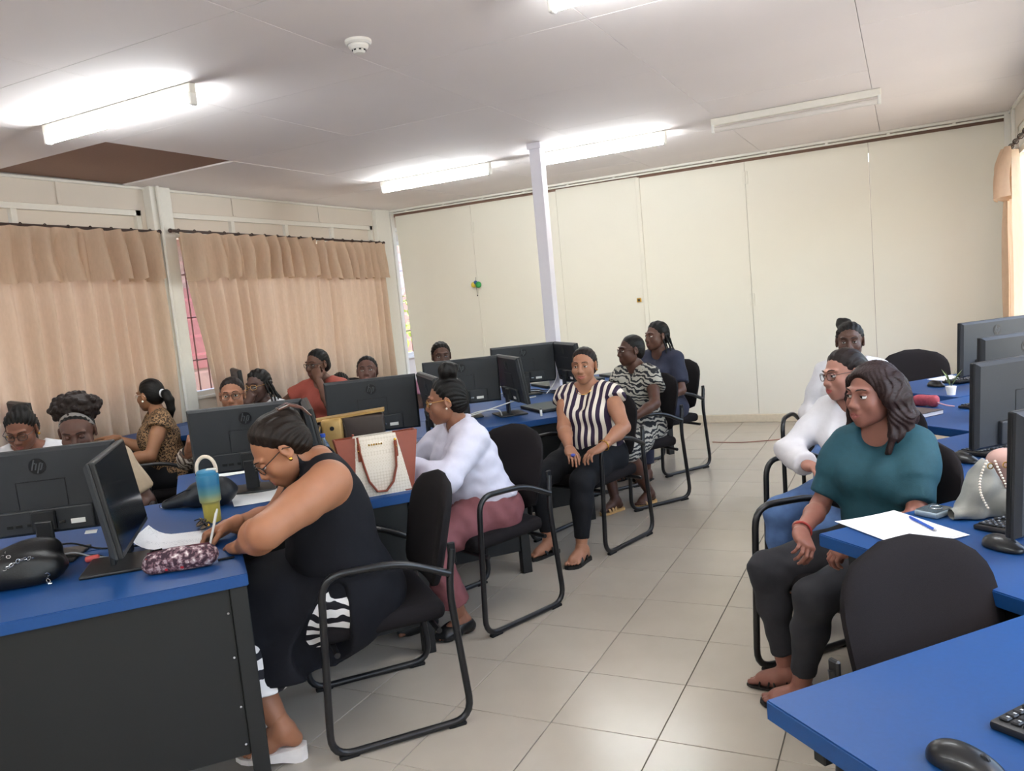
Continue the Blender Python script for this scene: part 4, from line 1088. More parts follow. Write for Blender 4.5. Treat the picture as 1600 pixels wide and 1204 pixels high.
M_gfr = mat('black_glasses_frame', '#131214', .3, var=0); M_gold2 = mat('thin_gold_frame', '#c79a5c', .3, metal=.7, var=0); M_pale = mat('pale_pink_frame', '#e0c0b0', .35, var=0); M_tort = mat('brown_frame', '#4a2c22', .3, var=0)
M_pearl = mat('pearl', '#f0e6d8', .25, var=0, spec=.6)
def bun(c, r, k=.02, lumps=0, seed=0):
    def f(F):
        F.ell(c, r, k); rnd = random.Random(seed)
        rr = np.array(r if np.ndim(r) else [r]*3)
        for _ in range(lumps):
            d = nrm([rnd.gauss(0, 1) for _ in range(3)]); F.ell(np.array(c)+d*rr*.8, rr.min()*.42, .012)
    return f

# 1 --- woman in black writing at the nearest desk
pos, fc = (-1.97, 2.34), -U; q = At(pos, fc)
p1 = person(*pos, fc, 'woman with glasses in sleeveless black dress bent over the nearest desk, writing', '#9f6c50', S=1.04, g=1.36, fat=1.45, lean=-2, bend=15, neckp=42, al=1.12, side=0, head=(4, 40, 0), h=.0095, hh=.0034, lid=.62, gaze=(0, -.5), lips='#a0605a',
    hands=dict(R=dict(w=q.p(-2.33, 2.16, .795), d=q.v(-.55, -.45, -.42), n=q.v(.25, -.55, -.8), pose='pen', e=q.v(-.4, .6, -.5)),
               L=dict(w=q.p(-2.11, 2.00, .778), d=q.v(-.80, .52, -.06), n=(0, 0, -1), pose='flat', e=q.v(.44, -1, .0))),
    feet=dict(L=dict(a=q.p(-2.03, 1.99, .135), d=q.v(-.75, -.6, 0), k=(.45, .8, .8)), R=dict(a=q.p(-2.24, 2.10, .135), d=q.v(-.7, -.7, 0), k=(.15, .8, .9))))
top(p1, M_blackc, 'dress_bodice', 'none', 'v', .012, -.02, (.0035, 34), 3, 1.12)
skirt(p1, M_zeb2, 'underskirt', .275, .010, -.02, .035, 3)
def over():
    f = Field(*bounds(p1, .24), p1.h); f.gclip = [(p1.TP(0, 0, .05), p1.frame(.05)[2])]; torso(f, p1, .02, .06); f.gclip = []; legs(f, p1, .026, 1, .09)
    a, b = p1.kn['R'], p1.kn['L']; c = (a+b)/2; hj = (p1.hj['R']+p1.hj['L'])/2
    f.cone(hj, c+V3(0, -.02, -.01), .148, .11, .08)
    for k in 'RL':
        K, An = p1.kn[k], p1.an[k]; f.cone(K+V3(0, -.02, -.01), K+(An-K)*.95+V3(0, -.03, 0), .098, .115, .08)
    m2 = (p1.an['R']+p1.an['L'])/2; f.cone(c, c+(m2-c)*.9+V3(0, -.03, 0), .10, .14, .08)
    f.cone(hj+V3(0, .03, -.04), c+(m2-c)*.6+V3(0, -.13, 0), .14, .11, .10)
    f.cone(hj+V3(-.16, .03, -.10), c+(m2-c)*.5+V3(-.16, -.16, 0), .10, .085, .08)
    f.ripple(.004, 30, 8); f.plane((0, 0, .295), (0, 0, -1))
    f.plane(c+V3(0, .040, 0), (0, 1, .12))
    f.cone(hj+V3(-.27, .07, .05), hj+V3(-.25, .13, -.15), .05, .105, .01, 'sub')
    return fbuild(f, 'overskirt', M_blackc, p1.root)
over()
hair(p1, M_hairh, thick=.014, amp=.0022, strands=24, hl=.002, extra=bun((0, -.105, .055), (.040, .034, .046), .03, 5, 3))
cl = MB()
for s in (-1, 1): cl.tube([(s*.020, -.100, .100), (s*.036, -.135, .088), (s*.040, -.158, .050), (s*.030, -.160, .005)], [.006, .008, .008, .004], 6, flat=.6)
cl.tube([(-.020, -.100, .100), (.020, -.100, .100)], .006, 6).tube([(-.040, -.156, .055), (.040, -.156, .055)], .004, 6).tube([(-.030, -.160, .005), (.030, -.160, .005)], .003, 6)
head_mb(p1, cl, 'hair_claw', mat('brown_claw_clip', '#5a3a30', .3)); glasses(p1, M_gfr, r=(.025, .019)); earrings(p1, M_gold, 0, .0075)
MB().tube([p1.wr['L']+p1.hb['L'] @ V3(.010+.0125*math.cos(a), .105, .0125*math.sin(a)-.002) for a in [2*PI*i/14 for i in range(14)]], .0022, 6, closed=True).build('ring', M_gold, p1.root, True)
M_wedge = mat('white_sandal', '#e8e2dc', .5)
for k in 'LR': sandal(p1, k, M_wedge, M_wedge, 'wide', .018, .045)

# 2 --- woman in white shirt
pos, fc = (-1.945, 3.44), (-.62, -.78); q = At(pos, fc)
p2 = person(*pos, fc, 'woman in white shirt and dusty rose trousers with gold glasses and a top bun', '#875b46', S=0.941, g=1.22, lean=8, bend=12, head=(-24, 6, 0), h=.010, hh=.0036, lid=.42, gaze=(0, -.2), lips='#8f5a50',
    hands=dict(L=dict(w=q.p(-2.13, 3.10, .80), d=q.v(-.85, -.35, -.2), n=q.v(0, 0, -1), pose='relax', e=q.v(.9, -.6, -.5)), R=dict(w=q.p(-2.38, 3.20, .80), d=q.v(-.6, -.75, -.2), n=(0, 0, -1), pose='relax', e=q.v(-.7, .4, -.8))),
    feet=dict(L=dict(a=q.p(-1.93, 3.10, .086), d=q.v(-.5, -.85, 0)), R=dict(a=q.p(-2.14, 3.10, .086), d=q.v(-.6, -.8, 0))))
trousers(p2, M_pink, 'trousers', .008, 1.80, .075, (.003, 58), 4, .11)
top(p2, M_shirt, 'shirt', 'long', 'collar', .017, .055, (.0036, 66), 5, 1.05, fl=(1.1, 1.35))
cm = MB()
for s in (-1, 1):
    pts = [p2.TP(s*.010, -.085, .475), p2.TP(s*.060, -.062, .478), p2.TP(s*.078, .0, .470), p2.TP(s*.066, .070, .430), p2.TP(s*.040, .125, .375)]
    cm.tube(pts, [.016, .017, .018, .020, .008], 8, flat=.4)
cm.build('collar', M_shirt, p2.root, True)
hair(p2, M_hair, thick=.009, amp=.002, strands=24, extra=bun((0, -.040, .152), (.056, .052, .046), .025, 12, 2)); glasses(p2, M_gold2); earrings(p2, M_pearl)
band(p2, 'L', .97, .034, .006, M_gold, 'wristwatch')
for k in 'LR': shoe(p2, k, mat('black_flat_leather', '#121213', .4), 'flat_shoe')

# 3 --- woman in striped blouse
pos, fc = (-1.80, 4.64), (-.10, -.99); q = At(pos, fc)
p3 = person(*pos, fc, 'smiling woman in vertically striped purple and cream blouse, hands in her lap', '#9c6d54', S=0.941, g=1.22, lean=-2, bend=6, twist=6, head=(10, 2, 0), h=.0105, hh=.0038, lid=.42, sm=1, gaze=(.1, 0), lips='#99584c',
    hands=dict(R=dict(w=q.p(-1.80, 4.27, .645), d=q.v(.55, -.75, -.15), n=(0, 0, -1), pose='relax', e=(.9, -.4, -.6)), L=dict(w=q.p(-1.60, 4.29, .655), d=q.v(-.75, -.45, -.25), n=(0, 0, -1), pose='relax', e=(-.9, -.4, -.6))),
    feet=dict(L=dict(a=q.p(-1.73, 4.16, .095), d=q.v(-.2, -.95, 0), k=(-.1, .8, .9)), R=dict(a=q.p(-1.98, 4.25, .095), d=q.v(-.45, -.85, 0), k=(.3, .8, .9))))
trousers(p3, M_blackp, 'leggings', .007, 1.88, None, (.0015, 55), 6, .06)
top(p3, M_stripe, 'striped_blouse', 'cap', 'scoop', .012, -.03, (.003, 40), 7, 1.22, fl=(1.3, 1.2))
hair(p3, M_hairb, thick=.009, amp=.0010, strands=30, hl=.010, extra=bun((.0, -.105, -.045), (.028, .03, .045), .03)); earrings(p3, M_gold)
MB().tube([p3.TP(.045*math.cos(a)*1.15, .055+.03*math.sin(a)*-1, .445+.03*math.sin(a)*1.0) for a in [PI+PI*i/12 for i in range(13)]], .0016, 5).build('necklace', M_gold, p3.root, True)
band(p3, 'L', .95, .034, .003, M_gold, 'bracelet')
MB().ball(tuple(p3.wr['R']+p3.hb['R'] @ V3(0, .10, .006)), (.014, .014, .010)).build('ring', mat('blue_stone', '#3c4aa0', .3), p3.root, True)
M_bsand = mat('black_sandal', '#151413', .5)
for k in 'LR': sandal(p3, k, M_bsand, M_bsand, 'thong', .022, .01)

# 4 --- woman in zebra print
pos, fc = (-1.79, 5.63), (-.42, -.91); q = At(pos, fc)
p4 = person(*pos, fc, 'woman with cropped hair and glasses in zebra-print dress, arms in her lap', '#4f3328', S=0.941, g=1.0, lean=-2, bend=8, head=(-26, 2, 0), h=.012, hh=.0042, lips='#5c3430',
    hands=dict(R=dict(w=q.p(-1.93, 5.26, .64), d=q.v(.35, -.85, -.35), n=(0, 0, -1), pose='relax', e=(.8, -.4, -.6)), L=dict(w=q.p(-1.73, 5.22, .645), d=q.v(-.75, -.5, -.3), n=(0, 0, -1), pose='relax', e=(-.9, -.3, -.5))),
    feet=dict(L=dict(a=q.p(-1.70, 5.42, .095), d=q.v(-.3, -.95, 0)), R=dict(a=q.p(-1.88, 5.20, .095), d=q.v(-.5, -.85, 0))))
top(p4, M_zeb, 'zebra_top', 'short', 'v', .013, -.03, (.004, 40), 9, 1.1, fl=(1.5, 1.2)); skirt(p4, M_zeb, 'zebra_skirt', .36, .012, .03, .0, 9, drop=False)
hair(p4, M_hair, thick=.004, amp=.0005, hl=.012); glasses(p4, M_tort, r=(.024, .015))
M_ysand = mat('tan_sandal', '#c9a26a', .5); M_rsand = mat('red_brown_sandal', '#8c4a38', .5)
for k in 'LR': sandal(p4, k, M_ysand, M_ysand, 'bands', .018)

# 5 --- woman in navy
pos, fc = (-1.86, 6.52), (-.35, -.93); q = At(pos, fc)
p5 = person(*pos, fc, 'woman with long black braids in navy top, seated last in the left row', '#5a3c30', S=0.989, g=.98, lean=-2, bend=6, head=(-16, 0, 0), h=.0125, hh=.0045, lips='#6b3c36')
top(p5, M_navy, 'navy_top', 'elbow', 'round', .013, -.03, (.003, 40), 10, fl=(1.2, 1.2)); trousers(p5, M_navy, 'trousers', .010, 1.85, .06, None, 1, .06)
def braids(p, m, n, L, seed, y0=-.08, spread=1.0, fwd=0, name='braid'):
    rnd = random.Random(seed)
    for i in range(n):
        a = math.radians(-120+240*i/(n-1)); x = .078*math.sin(a)*spread; y = y0*math.cos(a)*.6-.035+fwd*abs(math.sin(a)); z = .03-.02*rnd.random()
        pts = []; l = L*rnd.uniform(.85, 1.1)
        P0_ = H2(p, (x, y, z)); out = p.Rh @ V3(math.sin(a)*.05, -.055*math.cos(a)-.02, 0)
        for j in range(15):
            t = j/14; pts.append(P0_+out*min(1, t*1.6)+V3(.004*math.sin(9*t+i), .004*math.cos(8*t+i), -l*t))
        mb = MB().tube(pts, [.0075*(1-.35*j/14)*(1+.22*math.sin(j*2.4)) for j in range(15)], 6); mb.build(name, m, p.root, True)
hair(p5, M_hair, thick=.012, amp=.002, strands=18); braids(p5, M_hair, 11, .30, 4)
for k in 'LR': sandal(p5, k, M_bsand, M_bsand, 'cross')

# 6 --- woman in teal
pos, fc = (-.09, 3.10), (-.70, -.72); q = At(pos, fc)
p6 = person(*pos, fc, 'woman with wavy brown hair in dark teal puff-sleeve blouse and charcoal jeans', '#84574a', S=0.94, g=.90, shw=.120, fat=.92, lean=0, bend=6, twist=24, head=(4, 3, 0), bust=.9, h=.009, hh=.0034, lid=.27, gaze=(.1, -.02), lips='#8a4f4a',
    hands=dict(R=dict(w=q.p(-.36, 2.86, .645), d=q.v(.50, -.62, -.30), n=q.v(-.4, -.4, -.8), pose='grip', e=q.v(-.3, .35, -.8)), L=dict(w=q.p(-.16, 2.74, .655), d=q.v(-.8, .1, -.35), n=q.v(.1, .3, -.9), pose='grip', e=q.v(.9, .2, -.6))),
    feet=dict(R=dict(a=q.p(-.45, 2.96, .088), d=q.v(-.9, .12, 0), k=q.v(-.75, -.35, .6)), L=dict(a=q.p(-.385, 2.84, .088), d=q.v(-.95, -.05, 0), k=q.v(-.5, -.8, .6))))
trousers(p6, M_dkjean, 'jeans', .009, 1.84, None, (.002, 60), 12, .06, 1.12)
top(p6, M_teal, 'teal_blouse', 'short', 'round', .013, -.045, (.0045, 46), 13, 1.0, puff=True)
M_wave = M_hairr
def wavy(F):
    for s in (-1, 1):
        for j, (y, w) in enumerate(((.020, .020), (-.015, .026), (-.05, .03))):
            pts = [(s*.072, y, .05), (s*.092, y-.004, -.02), (s*(.094+.01*j), y-.012+.012*j, -.085), (s*(.106+.006*j), y+.012, -.15), (s*(.096+.006*j), y+.03-.01*j, -.205-.02*j)]
            for a, b, t in zip(pts[:-1], pts[1:], range(4)): F.cone(a, b, w*(1-.1*t), w*(.9-.14*t), .02)
    for x in (-.04, 0, .04): F.cone((x, -.085, .02), (x*1.3, -.105, -.10), .04, .038, .03); F.cone((x*1.3, -.105, -.10), (x*1.5, -.085, -.21), .038, .018, .03)
f = Field((-.17, -.2, -.30), (.17, .13, .15), .0045); f.ell((0, -.018, .030), (.0835, .102, .094), 0); f.ell((0, -.05, -.03), (.07, .062, .08), .04)
X, Y, Z = f.pts((slice(None),)*3); f.v = np.maximum(f.v, (.874*Y-.485*Z-.030+.18*np.maximum(0, .03-np.abs(X))*0).astype(np.float32)); wavy(f)
f.v = f.v+(.0022*np.sin(np.arctan2(X, .3-Z)*140+6*np.sin(Z*38)+3*np.sin(Y*40))+.002*np.sin(Z*55+X*20)).astype(np.float32)
f.ell((0, .125, -.01), (.078, .085, .115), .02, 'sub'); f.cone((-.0, .02, .118), (0, .09, .098), .004, .004, .006, 'sub')
fbuild(f, 'wavy_hair', M_wave, p6.root, (p6.Rh*p6.hs, p6.hc)); earrings(p6, M_pearl, .004, .0085, (-1,))
band(p6, 'R', .93, .031, .0045, mat('red_thread', '#8e2f2a', .7), 'thread_bracelet')
M_strap = mat('black_strap', '#1b1513', .5)
for k in 'LR': sandal(p6, k, M_strap, M_strap, 'thin', .010)

# 7 --- woman in white top and jeans
pos, fc = (-.17, 3.92), (-.62, -.78); q = At(pos, fc)
p7 = person(*pos, fc, 'woman in white long-sleeved top and blue jeans, glasses, behind the woman in teal', '#96695a', S=0.93, g=1.15, lean=8, bend=12, twist=8, head=(-10, 4, 6), h=.0105, hh=.0038, lid=.3, lips='#9c4844',
    hands=dict(R=dict(w=q.p(-.42, 3.66, .70), d=q.v(.7, -.7, .1), n=(0, 0, -1), pose='relax', e=q.v(-.8, .4, -.4)), L=dict(w=q.p(-.22, 3.58, .70), d=q.v(-.8, -.4, -.1), n=(0, 0, -1), pose='relax', e=q.v(.9, -.1, -.4))),
    feet=dict(R=dict(a=q.p(-.56, 3.78, .086), d=q.v(-.6, -.8, 0)), L=dict(a=q.p(-.42, 3.50, .086), d=q.v(-.6, -.8, 0))))
trousers(p7, M_jean, 'jeans', .010, 1.88, .062, (.002, 55), 15, .08); top(p7, M_tee, 'white_top', 'long', 'scoop', .014, -.05, (.004, 45), 16, 1.1, fl=(1.15, 1.3))
hair(p7, M_hairb, thick=.011, amp=.0016, strands=22, extra=bun((0, -.10, .0), (.05, .04, .06), .03)); glasses(p7, M_tort)
for k in 'LR': shoe(p7, k, mat('black_flat_leather', '#121213', .4), 'flat_shoe')

# 8 --- woman in white tee at the back right
pos, fc = (-.31, 5.24), (-.06, -1); q = At(pos, fc)
p8 = person(*pos, fc, 'woman with high bun in white tee, seated farthest back on the right', '#4e342a', S=0.96, g=1.1, lean=2, bend=8, head=(4, 2, 0), h=.0125, hh=.0042, lips='#6b3f38')
top(p8, M_tee, 'white_tee', 'long', 'round', .014, -.05, (.0035, 40), 17, fl=(1.15, 1.3)); trousers(p8, M_jean, 'jeans', .010, 1.88, .06, None, 1, .08)
for i in range(5): 
    c0 = p8.TP(.03-.016*i, .118+.004*(2-abs(i-2)), .315); MB().rbox(tuple(c0+V3(0, .012, 0)), (.009, .004, .024), .001, 1).build('chest_print', M_logo, p8.root)
hair(p8, M_hair, thick=.009, amp=.0016, strands=24, extra=bun((.034, -.075, .100), (.048, .045, .040), .02, 4, 5))
for k in 'LR': shoe(p8, k, mat('white_canvas', '#d9d6d2', .7), 'flat_shoe')

# 9 --- woman looking down, far left
pos, fc = (-4.60, 2.88), (.80, -.60); q = At(pos, fc)
p9 = person(*pos, fc, 'woman with round glasses and hair bun looking down at the far left, white top', '#774c3b', S=0.96, g=1.05, lean=8, bend=16, head=(-16, 24, 0), h=.0125, hh=.0042, lid=.62, gaze=(0, -.5), lips='#8a4f48')
top(p9, M_tee, 'white_top', 'short', 'v', .013, -.04, (.003, 40), 18, 1.2); trousers(p9, M_blackp, 'trousers', .010, 1.88, .06, None, 1, .06)
hair(p9, M_hair, thick=.011, amp=.0035, strands=30, hl=.016, extra=bun((-.01, -.055, .105), (.042, .042, .034), .02, 9, 7)); glasses(p9, M_gfr, r=(.025, .020)); earrings(p9, M_gold, .004, .008)
for k in 'LR': sandal(p9, k, M_bsand, M_bsand, 'cross')

# 10 --- woman with hairband and afro puff
pos, fc = (-3.86, 2.70), tuple(N); q = At(pos, fc)
p10 = person(*pos, fc, 'woman with grey hairband and afro puff looking down behind the nearest monitor', '#573a30', S=0.96, g=1.1, lean=6, bend=14, head=(-6, 18, 0), h=.0115, hh=.0038, lid=.85, gaze=(0, -.6), headw=1.08, lips='#6b423c')
top(p10, mat('beige_knit', '#b39f86', .8), 'beige_top', 'elbow', 'round', .014, -.04, (.003, 40), 19); trousers(p10, M_blackp, 'trousers', .010, 1.88, .06, None, 1, .06)
hair(p10, M_hair, thick=.005, amp=.0008, strands=30, hl=-.004, name='hair')
f = Field((-.2, -.25, -.05), (.2, .1, .27), .005); f.ell((0, -.075, .105), (.118, .085, .075), 0)
rnd = np.random.RandomState(3)
for _ in range(150):
    d = nrm(rnd.randn(3)); f.ell(V3(0, -.075, .105)+d*np.array((.118, .085, .075))*rnd.uniform(.92, 1.05), rnd.uniform(.010, .017), .006)
fbuild(f, 'afro_puff', hair_mat('soft_brown_black_hair', '#1f1512'), p10.root, (p10.Rh*p10.hs, p10.hc))
hbm = MB(); R0 = .090
hbm.grid(25, 5, lambda u, v: ((.0785*p10.headw+.002)*math.cos(PI*u), -.016+(.092+.003)*(.52+.12*(v-.5)*2)*math.sin(PI*u)*1.0, .030+(.083+.004)*(.80-.22*(v-.5)*2)*math.sin(PI*u)-.02*(1-math.sin(PI*u))))
V = np.array(hbm.v); hbm.v = [tuple(v) for v in V]; hbm.v = [tuple(v) for v in (np.array(hbm.v)*p10.hs) @ p10.Rh.T + p10.hc]
hbm.build('hairband', mat('grey_satin_band', '#77706c', .45, var=.1), p10.root, True, 0, fix=False)
for k in 'LR': sandal(p10, k, M_bsand, M_bsand, 'cross')

# 11 --- woman in leopard print
pos, fc = (-4.80, 3.98), (-.78, -.62); q = At(pos, fc)
p11 = person(*pos, fc, 'woman in leopard-print blouse with low ponytail, in profile facing the curtain', '#94684c', S=0.96, g=1.15, lean=2, bend=8, twist=22, head=(-30, 4, 0), h=.0115, hh=.0042, lips='#8f5348', lid=.35,
    hands=dict(R=dict(w=q.p(-5.27, 3.93, .80), d=q.v(-.9, -.2, -.2), n=(0, 0, -1), pose='flat', e=q.v(0, .3, -.8)), L=dict(w=q.p(-4.85, 3.58, .71), d=q.v(-.95, .1, -.15), n=(0, 0, -1), pose='relax', e=q.v(.8, .2, -.6))))
top(p11, M_leo, 'leopard_blouse', 'cap', 'v', .013, -.04, (.0035, 42), 20, 1.1, fl=(1.35, 1.2)); trousers(p11, M_blackp, 'trousers', .011, 1.88, .07, (.002, 50), 1, .06)
def pony(F):
    pts = [(0, -.105, -.005), (0, -.145, -.01), (0, -.165, -.06), (0, -.165, -.13), (.0, -.150, -.20)]
    for a, b, r1, r2 in zip(pts[:-1], pts[1:], (.022, .032, .034, .027), (.032, .034, .027, .010)): F.cone(a, b, r1, r2, .01)
hair(p11, M_hair, thick=.008, amp=.0008, strands=30, length=1, extra=pony); glasses(p11, M_pale, r=(.024, .015)); earrings(p11, M_pearl, .005, .008)
sct = MB().tube([(.0265*math.cos(a), -.118, -.004+.0265*math.sin(a)) for a in [2*PI*i/16 for i in range(16)]], .008, 7, closed=True); head_mb(p11, sct, 'hair_tie', M_tee)
for k in 'LR': sandal(p11, k, M_bsand, M_bsand, 'cross')

# 12 --- woman with large glasses behind the second monitor
pos, fc = (-3.93, 3.82), (.72, -.69); q = At(pos, fc)
p12 = person(*pos, fc, 'woman with shiny glasses peering over the second monitor, one hand raised', '#8f614a', S=0.96, g=1.05, lean=4, bend=10, head=(-8, 2, 0), h=.0115, hh=.0040, lid=.28, lips='#8a4f48',
    hands=dict(R=dict(w=q.p(-3.87, 3.36, .83), d=q.v(.15, .05, .98), n=q.v(.5, .5, 0), pose='grip', e=q.v(-.5, -.6, -.9)), L=dict(w=q.p(-3.45, 3.55, .80), d=q.v(.6, -.7, 0), n=(0, 0, -1), pose='flat', e=q.v(.5, .5, -.7))))
top(p12, M_prt, 'print_blouse', 'three', 'v', .013, -.04, (.0035, 42), 21, fl=(1.15, 1.3)); trousers(p12, M_blackp, 'trousers', .010, 1.88, .06, None, 1, .06)
hair(p12, M_hairb, thick=.006, amp=.001, strands=30, hl=.012, extra=bun((0, -.10, .02), (.03, .025, .03), .02)); glasses(p12, M_tort, r=(.027, .020))
band(p12, 'R', .9, .032, .006, M_strap, 'wristwatch')
for k in 'LR': sandal(p12, k, M_bsand, M_bsand, 'cross')

# 13 --- woman in white with braids, hand at the chin
pos, fc = (-4.22, 4.44), (.10, -1); q = At(pos, fc)
p13 = person(*pos, fc, 'woman with black braids and glasses in white tee, chin on her hand', '#4b332c', S=0.95, g=1.0, lean=6, bend=8, head=(0, 4, 0), h=.0125, hh=.0042, lips='#5e3a34',
    hands=dict(R=dict(w=(.02, .22, .98), d=(-.25, -.15, .9), n=(-.1, -.9, .1), pose='fist', e=(.7, .2, -.8)), L=dict(w=(-.05, .34, .78), d=(.7, .5, 0), n=(0, 0, -1), pose='flat', e=(-.8, .1, -.7))))
top(p13, M_tee, 'white_tee', 'short', 'v', .013, -.04, (.003, 40), 22); trousers(p13, M_blackp, 'trousers', .010, 1.88, .06, None, 1, .06)
hair(p13, M_hair, thick=.014, amp=.003, strands=20, ears=False); braids(p13, M_hair, 15, .21, 8, spread=1.15, fwd=.02); glasses(p13, M_gold2)
for k in 'LR': sandal(p13, k, M_bsand, M_bsand, 'cross')

# 14 --- woman in coral, hand over the mouth
pos, fc = (-4.42, 5.34), (.16, -1); q = At(pos, fc)
p14 = person(*pos, fc, 'woman in coral tee before the curtains, hand over her mouth', '#664638', S=1.04, g=1.05, lean=4, bend=8, head=(-14, 4, 0), h=.0125, hh=.0045, lips='#6b433c',
    hands=dict(L=dict(w=(-.07, .23, 1.045), d=(.25, -.30, .85), n=(.15, -.9, -.1), pose='grip', e=(-.5, .6, -.9)), R=dict(w=(.52, .30, .84), d=(.75, .6, 0), n=(0, 0, -1), pose='flat', e=(.3, -.6, -.3))))
top(p14, M_or, 'coral_tee', 'short', 'round', .013, -.04, (.003, 40), 23, fl=(1.25, 1.2)); trousers(p14, M_blackp, 'trousers', .010, 1.88, .06, None, 1, .06)
hair(p14, M_hair, thick=.007, amp=.0012, strands=28, extra=bun((0, -.09, -.03), (.045, .035, .04), .03)); glasses(p14, M_gfr, r=(.024, .016))
for k in 'LR': sandal(p14, k, M_bsand, M_bsand, 'cross')

# 15, 16, 17 --- heads above the far monitors
pos, fc = (-3.61, 4.85), (.70, -.70)
p15 = person(*pos, fc, 'woman with head tilted back, above the monitor behind the tote', '#5d3f36', S=0.96, g=1.1, lean=-2, bend=4, head=(-14, -8, 0), h=.0125, hh=.0042, lid=.5, lips='#7d4d48')
top(p15, mat('grey_tee', '#6c6a70', .8), 'grey_tee', 'short', 'round', .013, -.04, None, 24); trousers(p15, M_blackp, 'trousers', .010, 1.88, .06, None, 1, .06)
hair(p15, M_hair, thick=.008, amp=.0015, strands=28, hl=.006, extra=bun((0, -.095, .0), (.045, .04, .05), .03))
for k in 'LR': sandal(p15, k, M_bsand, M_bsand, 'cross')
pos, fc = (-5.02, 6.38), (.5, -.86)
p16 = person(*pos, fc, 'person bent forward, only dark hair visible left of the monitor behind the tote', '#4b332c', S=0.893, g=.95, lean=30, bend=34, head=(0, 40, 0), h=.014, hh=.0048, lid=.8)
top(p16, M_blackc, 'black_tee', 'short', 'round', .013, -.04, None, 25); trousers(p16, M_blackp, 'trousers', .010, 1.88, .06, None, 1, .06)
hair(p16, M_hair, thick=.018, amp=.004, strands=30)
for k in 'LR': sandal(p16, k, M_bsand, M_bsand, 'cross')
pos, fc = (-3.55, 5.80), (.66, -.75)
p17 = person(*pos, fc, 'woman whose forehead shows above the monitor left of the white column', '#4d342b', S=0.989, g=1.0, lean=2, bend=6, head=(-4, 4, 0), h=.0135, hh=.0045)
top(p17, mat('rose_tee', '#b9849a', .8), 'rose_tee', 'short', 'round', .013, -.04, None, 26); trousers(p17, M_blackp, 'trousers', .010, 1.88, .06, None, 1, .06)
hair(p17, M_hair, thick=.009, amp=.0015, strands=28, ears=False, extra=bun((0, -.10, .0), (.05, .04, .06), .03))
for k in 'LR': sandal(p17, k, M_bsand, M_bsand, 'cross')
def seat_for(p, d, label, back=.05): 
    l = p.root.location; dd = nrm(d); chair((l[0]-dd[0]*-.0+dd[0]*back*.6, l[1]+dd[1]*back*.6), d, label)
seat_for(p9, (.80, -.60), 'black armchair under the woman looking down at the far left')
seat_for(p10, N, 'black armchair under the woman with the hairband')
seat_for(p12, N, 'black armchair under the woman with shiny glasses')
seat_for(p13, (.1, -1), 'black armchair under the woman with braids and white tee')
seat_for(p14, (.16, -1), 'black armchair under the woman in coral')
seat_for(p15, N, 'black armchair under the woman with head tilted back')
seat_for(p16, (.5, -.86), 'black armchair under the person bent forward')
seat_for(p17, N, 'black armchair under the woman whose forehead shows')
# ------------------------------------------------------------------ things on the desks
DT = DZ
def one(mb, name, m, loc, rz, label, cat, smooth=False, ang=35, group=None, fix=True):
    o = mb.build(name, m, None, smooth, ang, loc, rz, fix=fix); return tag(o, label, cat, group)
def fthing(f, name, m, parent):
    return fbuild(f, name, m, parent)
# keyboards and mice
M_key = mat('black_key_plastic', '#202124', .5, var=.05)
M_leg = mat('pale_key_legend', '#b9bcc0', .6, var=0)
def make_keyboard():
    r = empty('keyboard', (0, 0, 0))
    M = Matrix.Rotation(math.radians(3), 4, 'X')
    MB().rbox((0, 0, .010), (.44, .135, .016), .006, 2, M=M).build('case', M_plast, r, True)
    kme = MB().rbox((0, 0, .0025), (.0165, .0165, .005), .0022, 1).mesh('key'); kme.materials.append(M_key)
    lme = MB().box((-.003, .003, .0053), (.004, .005, .0004)).mesh('legend'); lme.materials.append(M_leg)
    wide = {}
    def wk(w):
        if w not in wide:
            wide[w] = MB().rbox((0, 0, .0025), (w-.0025, .0165, .005), .0022, 1).mesh('key'); wide[w].materials.append(M_key)
        return wide[w]
    x0 = -.208
    def put(me, x, y, leg=True):
        k = link('key', me, r); k.matrix_local = M @ Matrix.Translation((x, y, .018))
        if leg: l = link('legend', lme, k)
    for row in range(6):
        y = .051-row*.0195-(.004 if row else 0)
        if row == 5:
            for x, w_ in ((x0+.010, .028), (x0+.040, .026), (x0+.066, .026), (x0+.145, .118), (x0+.222, .026), (x0+.25, .026), (x0+.278, .026)): put(wk(w_), x, y, w_ < .1)
        else:
            for c in range(15): put(kme, x0+c*.0192, y)
        for c in range(3):
            if row != 3 and not (row == 4 and c != 1): put(kme, x0+.303+c*.0192, y)
        for c in range(3 if row > 0 else 4):
            if row: put(kme, x0+.368+c*.0192, y)
    return r
KB0 = None
def keyboard(p, d, label, z=DT):
    global KB0
    if KB0 is None: KB0 = make_keyboard(); o = KB0
    else: o = copy_tree(KB0)
    o.location = (p[0], p[1], z+.0005); o.rotation_euler = (0, 0, hd(d)); return tag(o, label, 'keyboard', 'black keyboards')
def make_mouse():
    r = empty('mouse', (0, 0, 0))
    f = Field((-.04, -.065, -.005), (.04, .065, .05), .0026)
    f.ell((0, -.012, .006), (.032, .046, .033), 0); f.ell((0, .020, .004), (.029, .042, .024), .02); f.plane((0, 0, .002), (0, 0, -1))
    P, F = f.mesh(); Acc().add(P, F).build('shell', mat('black_mouse_shell', '#17181a', .35, var=.05, coat=.2), r)
    sm_ = MB().tube([(0, .002, .0375), (0, .022, .0325), (0, .040, .0245), (0, .056, .013)], .0009, 5); sm_.build('button_seam', M_logo, r)
    wm = MB().lathe([(0, -.003), (.008, -.003), (.009, 0), (.008, .003), (0, .003)], 16, M=Matrix.Translation((0, .030, .0265)) @ Matrix.Rotation(PI/2, 4, 'Y')); wm.build('scroll_wheel', M_plast2, r, True)
    return r
MS0 = None
